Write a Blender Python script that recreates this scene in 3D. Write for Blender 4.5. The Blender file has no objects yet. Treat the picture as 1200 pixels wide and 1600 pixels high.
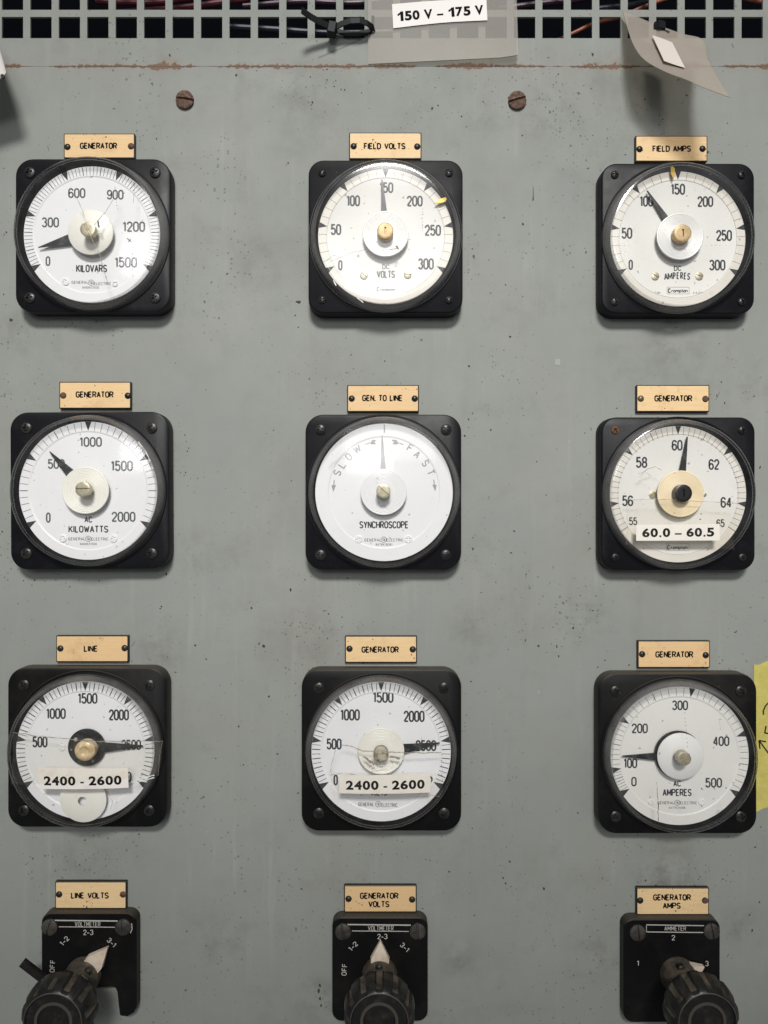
import bpy, math, random
from math import sin, cos, pi, radians, sqrt, hypot, atan2

# ------------------------------------------------------------------ scene, camera, light
SC = bpy.context.scene
COL = SC.collection
S = 0.00045            # metres per photo pixel on the panel plane
D = 0.51               # camera distance from the panel
cam_d = bpy.data.cameras.new("camera")
cam = bpy.data.objects.new("camera", cam_d)
COL.objects.link(cam)
cam.location = (0, -D, 0)
cam.rotation_euler = (radians(90), 0, 0)
cam_d.sensor_fit = 'HORIZONTAL'
cam_d.sensor_width = 36
cam_d.lens = 36 * D / (1200 * S)
cam_d.clip_start = 0.01
cam_d.clip_end = 30
SC.camera = cam
SC.render.resolution_x = 768
SC.render.resolution_y = 1024
SC.view_settings.view_transform = 'Standard'
SC.view_settings.look = 'None'
SC.view_settings.gamma = 1
SC.view_settings.exposure = 0.07
SC.view_settings.use_curve_mapping = False

W = bpy.data.worlds.new("World")
SC.world = W
W.use_nodes = True
W.node_tree.nodes["Background"].inputs[0].default_value = (0.95, 0.97, 1.0, 1)
W.node_tree.nodes["Background"].inputs[1].default_value = 0.125


def area(name, loc, rot, sx, sy, energy, col, spread=180):
    l = bpy.data.lights.new(name, 'AREA')
    l.shape = 'RECTANGLE'
    l.size = sx
    l.size_y = sy
    l.energy = energy
    l.color = col
    l.spread = radians(spread)
    o = bpy.data.objects.new(name, l)
    COL.objects.link(o)
    o.location = loc
    o.rotation_euler = rot
    return o


# added fill light behind the photographer: softens shadows and veils the covers
area("frontal_fill_light", (0.10, -2.6, 0.88), (radians(72), 0, radians(2)), 1.5, 0.55, 8, (1.0, 0.99, 0.965))
# main lamp behind and above, its cone narrowed to imitate the photographer's shadow below
lamp = bpy.data.lights.new("ceiling_lamp_light", 'SPOT')
lamp.energy = 715
lamp.color = (1.0, 0.985, 0.955)
lamp.shadow_soft_size = 0.42
lamp.spot_size = radians(12.4)
lamp.spot_blend = 0.97
lo = bpy.data.objects.new("ceiling_lamp_light", lamp)
COL.objects.link(lo)
lo.location = (0.10, -3.0, 2.2)
lo.rotation_euler = (radians(90 - 34.8), 0, radians(1.9))
lo.scale = (3.2, 1, 1)
# a low lamp far behind the photographer: the milky reflections in the covers
area("far_lamp_light", (-0.30, -3.3, 0.74), (radians(78), 0, radians(-5)), 0.9, 0.52, 10, (0.97, 0.98, 1.0))
SC.cycles.max_bounces = 8
SC.cycles.transparent_max_bounces = 24
SC.cycles.use_denoising = True

R = random.Random(7)

# ------------------------------------------------------------------ coordinates


def Q(px, py, h=0.0):
    """photo pixel seen at height h in front of the panel -> (u, v, h)"""
    k = S * (D - h) / D
    return ((px - 600) * k, (800 - py) * k, h)


def cross_poly(pts, w, closed=False):
    """mitred ribbon outline: list of (left, right) pairs"""
    ws = w if isinstance(w, (list, tuple)) else [w] * len(pts)
    pw = []
    for p, q in zip(pts, ws):
        if not pw or hypot(p[0] - pw[-1][0][0], p[1] - pw[-1][0][1]) > 1e-8: pw.append((p, q))
    if closed and len(pw) > 2 and hypot(pw[0][0][0] - pw[-1][0][0], pw[0][0][1] - pw[-1][0][1]) < 1e-8: pw.pop()
    if len(pw) < 2: pw.append(((pw[0][0][0] + 1e-5, pw[0][0][1]), pw[0][1]))
    pts = [p for p, q in pw]; w = [q for p, q in pw]
    n = len(pts)
    out = []
    for i in range(n):
        if closed:
            a = pts[(i - 1) % n]; c = pts[(i + 1) % n]
        else:
            a = pts[max(i - 1, 0)]; c = pts[min(i + 1, n - 1)]
        b = pts[i]
        d1 = (b[0] - a[0], b[1] - a[1]); d2 = (c[0] - b[0], c[1] - b[1])
        l1 = hypot(*d1); l2 = hypot(*d2)
        if l1 < 1e-12: d1 = d2; l1 = l2
        if l2 < 1e-12: d2 = d1; l2 = l1
        n1 = (-d1[1] / l1, d1[0] / l1); n2 = (-d2[1] / l2, d2[0] / l2)
        m = (n1[0] + n2[0], n1[1] + n2[1]); lm = hypot(*m)
        if lm < 1e-6: m = n1; lm = 1
        m = (m[0] / lm, m[1] / lm)
        k = min(1 / max(m[0] * n1[0] + m[1] * n1[1], 0.3), 1.6)
        ww = w[i] if isinstance(w, (list, tuple)) else w
        out.append(((b[0] + m[0] * ww / 2 * k, b[1] + m[1] * ww / 2 * k),
                    (b[0] - m[0] * ww / 2 * k, b[1] - m[1] * ww / 2 * k)))
    return out


class MB:
    """collects faces in panel coordinates (u right, v up, h towards the viewer)"""

    def __init__(self):
        self.v = []; self.f = []; self.m = []; self.s = []

    def vert(self, u, v, h):
        self.v.append((u, -h, v)); return len(self.v) - 1

    def face(self, ids, mi=0, sm=False):
        self.f.append(ids); self.m.append(mi); self.s.append(sm)

    def loops(self, rings, mi=0, sm=False, closed=True, cap0=False, cap1=False):
        idx = [[self.vert(*p) for p in r] for r in rings]
        n = len(idx[0])
        for a, b in zip(idx[:-1], idx[1:]):
            for i in range(n if closed else n - 1):
                j = (i + 1) % n
                self.face((a[i], a[j], b[j], b[i]), mi, sm)
        if cap0: self.face(tuple(reversed(idx[0])), mi)
        if cap1: self.face(tuple(idx[-1]), mi)
        return idx

    def lathe(self, cu, cv, prof, n=64, mi=0, sm=True, cap0=False, cap1=False):
        rings = [[(cu + r * cos(2 * pi * i / n), cv + r * sin(2 * pi * i / n), h) for i in range(n)] for r, h in prof]
        self.loops(rings, mi, sm, True, cap0, cap1)

    def rrect(self, cu, cv, w, h, rad, levels, mi=0, seg=8, cap=True, rot=0.0):
        """levels: list of (inset, height)"""
        rings = []
        for ins, z in levels:
            ring = []
            rr = max(rad - ins, 1e-5)
            for q, (sx, sy) in enumerate(((1, 1), (-1, 1), (-1, -1), (1, -1))):
                for k in range(seg + 1):
                    a = pi / 2 * q + pi / 2 * k / seg
                    x = sx * (w / 2 - rad) + rr * cos(a); y = sy * (h / 2 - rad) + rr * sin(a)
                    ring.append((cu + x * cos(rot) - y * sin(rot), cv + x * sin(rot) + y * cos(rot), z))
            rings.append(ring)
        self.loops(rings, mi, False, True, False, cap)

    def quad(self, pts, th, mi=0):
        """slab from 4+ (u,v,h) points, given thickness towards the panel"""
        top = [self.vert(*p) for p in pts]
        bot = [self.vert(p[0], p[1], p[2] - th) for p in pts]
        n = len(pts)
        self.face(tuple(top), mi); self.face(tuple(reversed(bot)), mi)
        for i in range(n):
            j = (i + 1) % n
            self.face((top[i], bot[i], bot[j], top[j]), mi)

    def ribbon(self, pts, w, h, closed=False, mi=0, hf=None):
        if not closed and not isinstance(w, (list, tuple)) and len(pts) > 2:
            cut = []
            for i in range(1, len(pts) - 1):
                a, b, c = pts[i - 1], pts[i], pts[i + 1]
                d1 = (b[0] - a[0], b[1] - a[1]); d2 = (c[0] - b[0], c[1] - b[1])
                l = hypot(*d1) * hypot(*d2)
                if l > 1e-14 and (d1[0] * d2[0] + d1[1] * d2[1]) / l < -.25: cut.append(i)
            if cut:
                prev = 0
                for n_, i in enumerate(cut + [len(pts) - 1]):
                    self.ribbon(pts[prev:i + 1], w, h + n_ * .000004, False, mi, hf)
                    prev = i
                return
        pr = cross_poly(pts, w, closed)
        ids = []
        for a, b in pr:
            ha = h + (hf(*a) if hf else 0); hb = h + (hf(*b) if hf else 0)
            ids.append((self.vert(a[0], a[1], ha), self.vert(b[0], b[1], hb)))
        n = len(ids)
        for i in range(n if closed else n - 1):
            j = (i + 1) % n
            self.face((ids[i][0], ids[i][1], ids[j][1], ids[j][0]), mi)

    def head(self, cu, cv, r, h0, prof, rec=None, nr=9, na=40, mi=0, rim=0.0):
        """round head: prof(t) height over h0 for t=r/R, rec(x,y) recess depth (x,y in units of R)"""
        rings = []
        for i in range(nr, -1, -1):
            t = max(i / nr, 0.02)
            ring = []
            for k in range(na):
                a = 2 * pi * k / na
                x, y = t * cos(a), t * sin(a)
                ring.append((cu + r * x, cv + r * y, h0 + prof(t) - (rec(x, y) if rec else 0)))
            rings.append(ring)
        base = [(p[0], p[1], h0 - 0.0008 - rim) for p in rings[0]]
        self.loops([base] + rings, mi, True, True, False, True)

    def tube(self, pts, rad, n=10, mi=0):
        from mathutils import Vector
        rings = []
        P = [Vector(p) for p in pts]
        for i, p in enumerate(P):
            t = (P[min(i + 1, len(P) - 1)] - P[max(i - 1, 0)]).normalized()
            up = Vector((0, 0, 1)) if abs(t.z) < .9 else Vector((1, 0, 0))
            a = t.cross(up).normalized(); b = t.cross(a)
            rings.append([tuple(p + a * rad * cos(2 * pi * k / n) + b * rad * sin(2 * pi * k / n)) for k in range(n)])
        self.loops(rings, mi, True, True, True, True)

    def build(self, name, mats, parent=None, origin=(0, 0, 0), sharp=35):
        me = bpy.data.meshes.new(name)
        ou, ov, oh = origin
        me.from_pydata([(x - ou, y + oh, z - ov) for x, y, z in self.v], [], self.f)
        if not isinstance(mats, (list, tuple)): mats = [mats]
        for m in mats: me.materials.append(m)
        for p, mi, sm in zip(me.polygons, self.m, self.s):
            p.material_index = mi
            p.use_smooth = sm
        import bmesh
        bm = bmesh.new(); bm.from_mesh(me)
        bmesh.ops.recalc_face_normals(bm, faces=bm.faces)
        bm.to_mesh(me); bm.free()
        me.update()
        if any(self.s):
            me.set_sharp_from_angle(angle=radians(sharp))
        o = bpy.data.objects.new(name, me)
        COL.objects.link(o)
        if parent is not None:
            o.parent = parent
        else:
            o.location = (ou, -oh, ov)
        return o


def thing(name, label, cat, at, group=None):
    o = bpy.data.objects.new(name, None)
    o.empty_display_size = 0.01
    COL.objects.link(o)
    o.location = (at[0], -at[2], at[1])
    tag(o, label, cat, group)
    return o


def tag(o, label, cat, group=None):
    o['label'] = label; o['category'] = cat
    if group: o['group'] = group
    return o


# ------------------------------------------------------------------ materials


def mat(name, base, rough=0.5, metal=0.0, spec=0.5, coat=0.0):
    m = bpy.data.materials.new(name)
    m.use_nodes = True
    b = m.node_tree.nodes['Principled BSDF']
    b.inputs['Base Color'].default_value = (*base, 1)
    b.inputs['Roughness'].default_value = rough
    b.inputs['Metallic'].default_value = metal
    b.inputs['Specular IOR Level'].default_value = spec
    b.inputs['Coat Weight'].default_value = coat
    return m


def nd(m, t, **kw):
    n = m.node_tree.nodes.new(t)
    for k, v in kw.items(): setattr(n, k, v)
    return n


def lk(m, a, b): m.node_tree.links.new(a, b)


def coords(m, scale=(1, 1, 1), loc=(0, 0, 0), world=True):
    """position in metres in the world (a Geometry node) through a mapping"""
    g = nd(m, 'ShaderNodeNewGeometry')
    mp = nd(m, 'ShaderNodeMapping')
    mp.inputs['Scale'].default_value = scale
    mp.inputs['Location'].default_value = loc
    lk(m, g.outputs['Position'], mp.inputs['Vector'])
    return mp.outputs['Vector']


def noise(m, scale, detail=4, rough=.55, vec=None, stretch=(1, 1, 1), loc=(0, 0, 0)):
    n = nd(m, 'ShaderNodeTexNoise')
    n.inputs['Scale'].default_value = scale
    n.inputs['Detail'].default_value = detail
    n.inputs['Roughness'].default_value = rough
    lk(m, vec or coords(m, stretch, loc), n.inputs['Vector'])
    return n.outputs['Fac']


def ramp(m, src, a, b, va=0.0, vb=1.0):
    r = nd(m, 'ShaderNodeMapRange')
    r.inputs['From Min'].default_value = a; r.inputs['From Max'].default_value = b
    r.inputs['To Min'].default_value = va; r.inputs['To Max'].default_value = vb
    lk(m, src, r.inputs['Value'])
    return r.outputs['Result']


def mix(m, fac, a, b):
    n = nd(m, 'ShaderNodeMix', data_type='RGBA')
    for i, x in ((0, fac), (6, a), (7, b)):
        if isinstance(x, (int, float)): n.inputs[i].default_value = x
        elif isinstance(x, tuple): n.inputs[i].default_value = (*x, 1)
        else: lk(m, x, n.inputs[i])
    return n.outputs[2]


def math_(m, op, a, b=None):
    n = nd(m, 'ShaderNodeMath', operation=op)
    for i, x in enumerate((a, b)):
        if x is None: continue
        if isinstance(x, (int, float)): n.inputs[i].default_value = x
        else: lk(m, x, n.inputs[i])
    return n.outputs[0]


def bump(m, src, strength, dist=0.0002):
    b = nd(m, 'ShaderNodeBump')
    b.inputs['Strength'].default_value = strength
    b.inputs['Distance'].default_value = dist
    lk(m, src, b.inputs['Height'])
    lk(m, b.outputs[0], m.node_tree.nodes['Principled BSDF'].inputs['Normal'])


def setc(m, c): lk(m, c, m.node_tree.nodes['Principled BSDF'].inputs['Base Color'])
def setr(m, c): lk(m, c, m.node_tree.nodes['Principled BSDF'].inputs['Roughness'])


def specks(m, scale, thr, density, seedloc=(0, 0, 0), soft=.06):
    """small irregular dirt specks, only where the density mask allows"""
    v = nd(m, 'ShaderNodeTexVoronoi')
    v.inputs['Scale'].default_value = scale
    vec = coords(m, (1, 1, 1), seedloc)
    nz = nd(m, 'ShaderNodeTexNoise'); nz.inputs['Scale'].default_value = scale * 2.5
    lk(m, vec, nz.inputs['Vector'])
    mxv = nd(m, 'ShaderNodeMix', data_type='RGBA', blend_type='LINEAR_LIGHT')
    mxv.inputs[0].default_value = 0.35 / scale
    lk(m, vec, mxv.inputs[6]); lk(m, nz.outputs['Color'], mxv.inputs[7])
    lk(m, mxv.outputs[2], v.inputs['Vector'])
    sep = nd(m, 'ShaderNodeSeparateColor'); lk(m, v.outputs['Color'], sep.inputs[0])
    # speck radius varies per cell and with the density mask
    size = math_(m, 'MULTIPLY', math_(m, 'POWER', sep.outputs[0], 3.0), thr)
    size = math_(m, 'MULTIPLY', size, density)
    d = math_(m, 'SUBTRACT', size, v.outputs['Distance'])
    return ramp(m, d, 0.0, soft)


SEAM_V = (800 - 103) * S


def panel_material(name, rust):
    m = mat(name, (.33, .345, .32), .6, spec=.22)
    large = noise(m, 7, 5, .6)
    mid = noise(m, 38, 6, .6)
    streak = noise(m, 1, 5, .6, stretch=(55, 55, 6))
    c = mix(m, ramp(m, large, .3, .7), (.252, .267, .246), (.286, .298, .276))
    c = mix(m, ramp(m, noise(m, 11, 5, .6, loc=(3, 1, 8)), .5, .75, 0, .45), c, (.285, .268, .235))
    c = mix(m, ramp(m, streak, .55, .8, 0, .35), c, (.225, .225, .205))
    c = mix(m, ramp(m, streak, .42, .2, 0, .30), c, (.32, .325, .305))
    c = mix(m, ramp(m, mid, .58, .78, 0, .30), c, (.20, .20, .182))
    c = mix(m, ramp(m, noise(m, 5.5, 6, .62, loc=(6, 2, 7)), .50, .72, 0, .55), c, (.325, .335, .312))
    c = mix(m, ramp(m, noise(m, 9, 7, .68, loc=(2, 8, 3)), .52, .74, 0, .55), c, (.215, .21, .185))
    run = noise(m, 1, 6, .62, stretch=(120, 120, 9), loc=(4, 0, 4))
    c = mix(m, math_(m, 'MULTIPLY', ramp(m, run, .56, .74, 0, .5), ramp(m, large, .42, .6)), c, (.36, .365, .345))
    # hand grime: smudges in definite places, broken up by noise
    if rust:
        gq = nd(m, 'ShaderNodeNewGeometry')
        brk = ramp(m, noise(m, 55, 6, .72, loc=(8, 8, 1)), .42, .66)
        for px, py, rad, st in ((140, 1345, 60, .5), (1045, 1365, 75, .7), (500, 1560, 45, .7), (930, 1490, 60, .45), (1050, 535, 70, .6), (860, 185, 70, .45), (470, 150, 80, .4),
                                (330, 1470, 60, .4), (720, 1500, 50, .5), (250, 1010, 60, .45), (735, 990, 55, .45), (920, 960, 55, .5), (30, 520, 50, .5), (300, 860, 45, .4), (1160, 1450, 50, .4)):
            vd = nd(m, 'ShaderNodeVectorMath', operation='DISTANCE')
            lk(m, gq.outputs['Position'], vd.inputs[0]); vd.inputs[1].default_value = ((px - 600) * S, 0, (800 - py) * S)
            c = mix(m, math_(m, 'MULTIPLY', ramp(m, vd.outputs['Value'], rad * S, rad * S * .15, 0, st), brk), c, (.13, .125, .105))
    sm = noise(m, 16, 6, .7, loc=(9, 4, 2))
    c = mix(m, ramp(m, sm, .56, .78, 0, .50), c, (.16, .158, .145))
    dens = ramp(m, noise(m, 13, 3, .6, loc=(1, 7, 5)), .42, .72, .25, 1.25)
    c = mix(m, math_(m, 'MULTIPLY', specks(m, 420, .44, dens, (.3, .1, .9)), .55), c, (.09, .085, .075))
    c = mix(m, math_(m, 'MULTIPLY', specks(m, 190, .23, dens, (.7, .4, .2)), .8), c, (.05, .047, .04))
    c = mix(m, math_(m, 'MULTIPLY', specks(m, 170, .13, dens, (.1, .9, .5)), .3), c, (.42, .42, .40))
    if rust:
        g = nd(m, 'ShaderNodeNewGeometry'); sx = nd(m, 'ShaderNodeSeparateXYZ'); lk(m, g.outputs[0], sx.inputs[0])
        dist = math_(m, 'ABSOLUTE', math_(m, 'SUBTRACT', sx.outputs[2], SEAM_V - .0002))
        n1 = noise(m, 230, 5, .7); n2 = noise(m, 22, 3, .6, loc=(5, 5, 5))
        reach = math_(m, 'MULTIPLY', ramp(m, n1, .34, .68, .0003, .0052), ramp(m, n2, .40, .66, .04, 1.0))
        rm = ramp(m, math_(m, 'SUBTRACT', reach, dist), -.0002, .0004)
        c = mix(m, math_(m, 'MULTIPLY', rm, .9), c, (.115, .045, .022))
        halo = ramp(m, math_(m, 'SUBTRACT', math_(m, 'MULTIPLY', reach, 3.2), dist), 0, .006, 0, .35)
        c = mix(m, halo, c, (.28, .20, .14))
    setc(m, c)
    setr(m, ramp(m, mid, .3, .7, .52, .70))
    bump(m, math_(m, 'ADD', noise(m, 700, 3, .6), math_(m, 'MULTIPLY', noise(m, 90, 5, .7), 1.5)), .25, .0003)
    return m


M = {}
M['panel'] = panel_material('grey_panel_paint', True)
M['grille'] = panel_material('grey_grille_paint', True)
m = M['bezel'] = mat('black_moulded_case', (.016, .016, .018), .4, spec=.2)
setc(m, mix(m, ramp(m, noise(m, 60, 6, .7), .52, .8, 0, .5), (.006, .006, .008), (.026, .026, .028)))
setr(m, ramp(m, noise(m, 25, 5, .6), .3, .7, .34, .52)); bump(m, math_(m, 'ADD', noise(m, 1100, 2), noise(m, 120, 5, .7)), .16, .0002)
m = M['dusty'] = mat('dusty_black_moulding', (.02, .02, .02), .45, spec=.22)
c = mix(m, ramp(m, noise(m, 45, 6, .7), .48, .8, 0, .6), (.004, .004, .0045), (.022, .019, .015))
g = nd(m, 'ShaderNodeNewGeometry'); sx = nd(m, 'ShaderNodeSeparateXYZ'); lk(m, g.outputs['Normal'], sx.inputs[0])
c = mix(m, ramp(m, sx.outputs[2], .25, .95, 0, .75), c, (.085, .072, .056))       # settled dust lies on upward faces
setc(m, c); bump(m, noise(m, 900, 3), .15, .0002)
M['black'] = mat('black_plastic', (.012, .012, .013), .38)
m = M['screw'] = mat('blackened_screw', (.02, .02, .02), .36, metal=.1)
setc(m, mix(m, ramp(m, noise(m, 260, 4), .45, .7), (.012, .012, .012), (.04, .035, .03)))
m = M['rust_screw'] = mat('rusted_screw', (.12, .06, .04), .75, metal=.1)
setc(m, mix(m, ramp(m, noise(m, 420, 5, .7), .38, .66), (.045, .026, .02), (.21, .115, .075)))
bump(m, noise(m, 900, 4, .7), .7, .0004)
m = M['orange_screw'] = mat('orange_rusted_screw', (.2, .09, .04), .8)
setc(m, mix(m, ramp(m, noise(m, 700, 5, .7), .4, .6), (.03, .02, .016), (.24, .10, .045)))


def dial_mat(name, a, b, dirt):
    m = mat(name, a, .42, spec=.35)
    c = mix(m, ramp(m, noise(m, 22, 5, .6), .35, .75), a, b)
    c = mix(m, ramp(m, noise(m, 75, 6, .7, loc=(2, 2, 4)), .60, .85, 0, dirt), c, (.45, .41, .35))
    c = mix(m, math_(m, 'MULTIPLY', specks(m, 230, .22, 1.0, (.4, .8, .1)), .6), c, (.17, .14, .11))
    setc(m, c)
    return m


M['dial'] = dial_mat('white_dial_enamel', (.83, .83, .84), (.80, .795, .79), .25)
M['dial_warm'] = dial_mat('ivory_dial_enamel', (.80, .785, .745), (.745, .725, .68), .45)
M['dial_rim'] = dial_mat('ivory_scale_ring', (.78, .745, .675), (.72, .68, .60), .5)
M['ink'] = mat('dial_ink', (.042, .045, .05), .6, spec=.25)
M['ink_veiled'] = mat('worn_dial_ink', (.10, .105, .11), .6, spec=.25)  # greyed to paint the glare veil over these numerals into the ink
M['ink_thin'] = mat('faded_dial_ink', (.11, .11, .115), .5)
M['mark_ink'] = mat('fine_print_ink', (.055, .055, .06), .6)
M['glare_ink'] = mat('grey_dial_ink', (.33, .32, .315), .5)  # lightened to paint in the cover glare washing out SLOW and FAST
M['label_ink'] = mat('black_print', (.008, .008, .008), .9, spec=.1)
m = M['needle'] = mat('black_needle_paint', (.018, .019, .021), .4)
setc(m, mix(m, ramp(m, noise(m, 180, 5, .7), .5, .75), (.015, .016, .018), (.10, .10, .10)))
M['needle_grey'] = mat('glare_greyed_needle', (.36, .35, .35), .4)  # needle colour lightened to paint in the light reflected over it
m = M['cream'] = mat('cream_disc_enamel', (.80, .775, .68), .42)
setc(m, mix(m, ramp(m, noise(m, 40, 5), .4, .7), (.88, .865, .79), (.82, .79, .69)))
m = M['cream_yellow'] = mat('yellowed_disc_enamel', (.82, .68, .45), .42)
setc(m, mix(m, ramp(m, noise(m, 60, 5), .35, .7), (.90, .77, .54), (.80, .66, .44)))
m = M['silver'] = mat('pale_grooved_disc', (.82, .81, .79), .38, metal=.15)
m = M['brass'] = mat('brass_screw', (.62, .44, .22), .5, metal=.35)
setc(m, mix(m, ramp(m, noise(m, 240, 5, .7), .4, .7), (.58, .42, .23), (.36, .25, .12)))
m = M['nickel'] = mat('tarnished_nickel_screw', (.62, .56, .42), .42, metal=.55)
setc(m, mix(m, ramp(m, noise(m, 300, 5, .7), .4, .7), (.56, .51, .38), (.34, .30, .21)))
m = M['old_cream'] = mat('aged_translucent_plastic', (.72, .55, .33), .25)
m.node_tree.nodes['Principled BSDF'].inputs['Subsurface Weight'].default_value = .0
setc(m, mix(m, ramp(m, noise(m, 160, 4), .4, .65), (.74, .60, .40), (.48, .33, .15)))
m = M['dirty_knob'] = mat('dirty_cracked_plastic', (.34, .29, .2), .35)
setc(m, mix(m, ramp(m, noise(m, 190, 5, .7), .42, .6), (.46, .42, .33), (.12, .085, .045)))
M['gold'] = mat('gold_painted_marker', (.50, .33, .06), .4, metal=.3)

# engraved plates
m = M['plate'] = mat('tan_engraving_laminate', (.80, .56, .30), .5, metal=.0, spec=.25)
gr = noise(m, 1, 4, .6, stretch=(60, 60, 900))
c = mix(m, ramp(m, gr, .3, .7), (.755, .535, .285), (.855, .62, .35))
c = mix(m, ramp(m, noise(m, 130, 6, .75, loc=(4, 1, 1)), .60, .74, 0, .45), c, (.45, .28, .12))
c = mix(m, math_(m, 'MULTIPLY', specks(m, 520, .34, ramp(m, noise(m, 60, 3), .4, .65, .2, 1.4), (.6, .1, .6)), .9), c, (.06, .03, .015))
oi = nd(m, 'ShaderNodeObjectInfo')
c = mix(m, ramp(m, oi.outputs['Random'], 0, 1, 0, .55), c, (.68, .44, .225))
blot = noise(m, 48, 6, .72, loc=(7, 3, 6))
c = mix(m, ramp(m, blot, .55, .72, 0, .5), c, (.52, .33, .16))
c = mix(m, ramp(m, blot, .68, .74, 0, .85), c, (.10, .055, .03))
setc(m, c); bump(m, gr, .1, .0001)
M['core'] = mat('black_laminate_core', (.012, .011, .010), .5)
M['paper'] = mat('white_label_paper', (.88, .845, .81), .7)
m = M['paper_warm'] = mat('cream_label_paper', (.84, .78, .71), .55)
setc(m, mix(m, ramp(m, noise(m, 90, 5), .55, .8, 0, .6), (.87, .83, .78), (.68, .57, .46)))
m = M['yellow'] = mat('yellow_masking_tape', (.56, .47, .07), .65)
setc(m, mix(m, ramp(m, noise(m, 90, 6, .7), .35, .7), (.50, .43, .10), (.64, .56, .16)))
bump(m, noise(m, 1, 4, stretch=(90, 90, 400)), .35, .0003)
M['tag_label'] = mat('dull_tag_label', (.62, .56, .51), .7)
M['tag_white'] = mat('dull_white_tag', (.60, .575, .54), .6)
M['pen'] = mat('black_marker_pen', (.01, .01, .01), .5)
M['white_line'] = mat('white_engraved_line', (.48, .46, .42), .6)
m = M['pointer'] = mat('ivory_pointer', (.72, .60, .47), .5)
setc(m, mix(m, ramp(m, noise(m, 120, 5), .45, .75), (.74, .63, .51), (.52, .41, .30)))
m = M['collar'] = mat('worn_grey_collar', (.10, .085, .07), .5)
setc(m, mix(m, ramp(m, noise(m, 110, 6, .7), .4, .7), (.055, .047, .038), (.16, .13, .10)))
m = M['knob'] = mat('black_bakelite_knob', (.016, .015, .014), .36, spec=.45)
setc(m, mix(m, ramp(m, noise(m, 140, 6, .7), .5, .75), (.009, .0085, .008), (.035, .03, .024)))
bump(m, noise(m, 600, 3), .15, .0002)
m = M['grip'] = mat('dusty_knob_flute', (.11, .09, .07), .55)
setc(m, mix(m, ramp(m, noise(m, 90, 5, .7), .4, .65), (.02, .018, .015), (.12, .098, .075)))
M['lit_worn_edge'] = mat('lit_worn_bakelite_edge', (.060, .052, .043), .5)  # worn rim rings, paler to paint in the knob's edge highlight
M['tie'] = mat('black_nylon_tie', (.010, .010, .012), .55, spec=.25)
M['hole'] = mat('painted_interior_shade', (.0025, .003, .005), .9, spec=.05)  # near black, so the cabinet's shade is put into the colour
M['speck'] = mat('dark_dirt', (.045, .040, .034), .9)
M['speck_pale'] = mat('pale_chip', (.325, .335, .315), .7)
M['wire_red'] = mat('crimson_wire_jacket', (.10, .010, .022), .45)
M['wire_dark'] = mat('dark_blue_wire_jacket', (.012, .02, .035), .4)
M['wire_purple'] = mat('purple_wire_jacket', (.035, .010, .028), .4)
M['wire_copper'] = mat('orange_wire_jacket', (.34, .105, .05), .42)


def clear(name, refl_rough, haze, haze_col, tint, ior=1.45, wob=0.0, hz_scale=35, dirt=None):
    """thin clear plastic: see-through, with its surface gloss and a diffuse haze"""
    m = bpy.data.materials.new(name)
    m.use_nodes = True
    nt = m.node_tree
    nt.nodes.remove(nt.nodes['Principled BSDF'])
    out = nt.nodes['Material Output']
    tr = nd(m, 'ShaderNodeBsdfTransparent'); tr.inputs[0].default_value = (*tint, 1)
    df = nd(m, 'ShaderNodeBsdfDiffuse'); df.inputs[0].default_value = (*haze_col, 1)
    gl = nd(m, 'ShaderNodeBsdfGlossy'); gl.inputs['Roughness'].default_value = refl_rough
    fr = nd(m, 'ShaderNodeFresnel')
    bf = nd(m, 'ShaderNodeNewGeometry')          # same reflectance from either side of the thin wall
    lk(m, ramp(m, bf.outputs['Backfacing'], 0, 1, ior, 1 / ior), fr.inputs['IOR'])
    m1 = nd(m, 'ShaderNodeMixShader'); m2 = nd(m, 'ShaderNodeMixShader')
    hz = ramp(m, noise(m, hz_scale, 6, .7), .38, .8, haze[0], haze[1])
    lk(m, hz, m1.inputs[0]); lk(m, tr.outputs[0], m1.inputs[1]); lk(m, df.outputs[0], m1.inputs[2])
    lk(m, fr.outputs[0], m2.inputs[0]); lk(m, m1.outputs[0], m2.inputs[1]); lk(m, gl.outputs[0], m2.inputs[2])
    if wob:
        b = nd(m, 'ShaderNodeBump'); b.inputs['Strength'].default_value = wob; b.inputs['Distance'].default_value = .001
        lk(m, noise(m, 60, 3), b.inputs['Height'])
        lk(m, b.outputs[0], gl.inputs['Normal']); lk(m, b.outputs[0], fr.inputs['Normal'])
    lk(m, m2.outputs[0], out.inputs['Surface'])
    return m


M['cover'] = clear('clear_cover_plastic', .11, (.0, .05), (.8, .8, .8), (.995, .995, .995), ior=1.52, hz_scale=22)
M['cover_wall'] = clear('sheen_hazed_cover_wall', .2, (.09, .32), (.46, .45, .44), (.90, .90, .90))  # diffuse grey haze paints in the side wall's reflections
M['tape_clear'] = clear('clear_sticky_tape', .12, (.0, .03), (.8, .76, .68), (.992, .988, .975), ior=1.25, wob=.2, hz_scale=70)
M['pouch'] = clear('milky_tag_plastic', .42, (.19, .31), (.39, .365, .33), (.95, .93, .90), ior=1.28, wob=.1, hz_scale=14)
M['pouch_warm'] = clear('warm_tag_plastic', .3, (.40, .56), (.50, .445, .40), (.9, .86, .8), wob=.2, hz_scale=16)
M['crack'] = mat('crack_edge', (.30, .26, .21), .5)
M['crack_pale'] = mat('pale_crack_edge', (.80, .79, .77), .3)
M['crack_dark'] = mat('dark_scratch', (.07, .055, .045), .6)
M['rib'] = mat('groove_line', (.52, .49, .43), .5)

# ------------------------------------------------------------------ stroke lettering


def arc(cx, cy, rx, ry, a0, a1, n=10):
    return [(cx + rx * cos(radians(a0 + (a1 - a0) * i / n)), cy + ry * sin(radians(a0 + (a1 - a0) * i / n))) for i in range(n + 1)]


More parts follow.
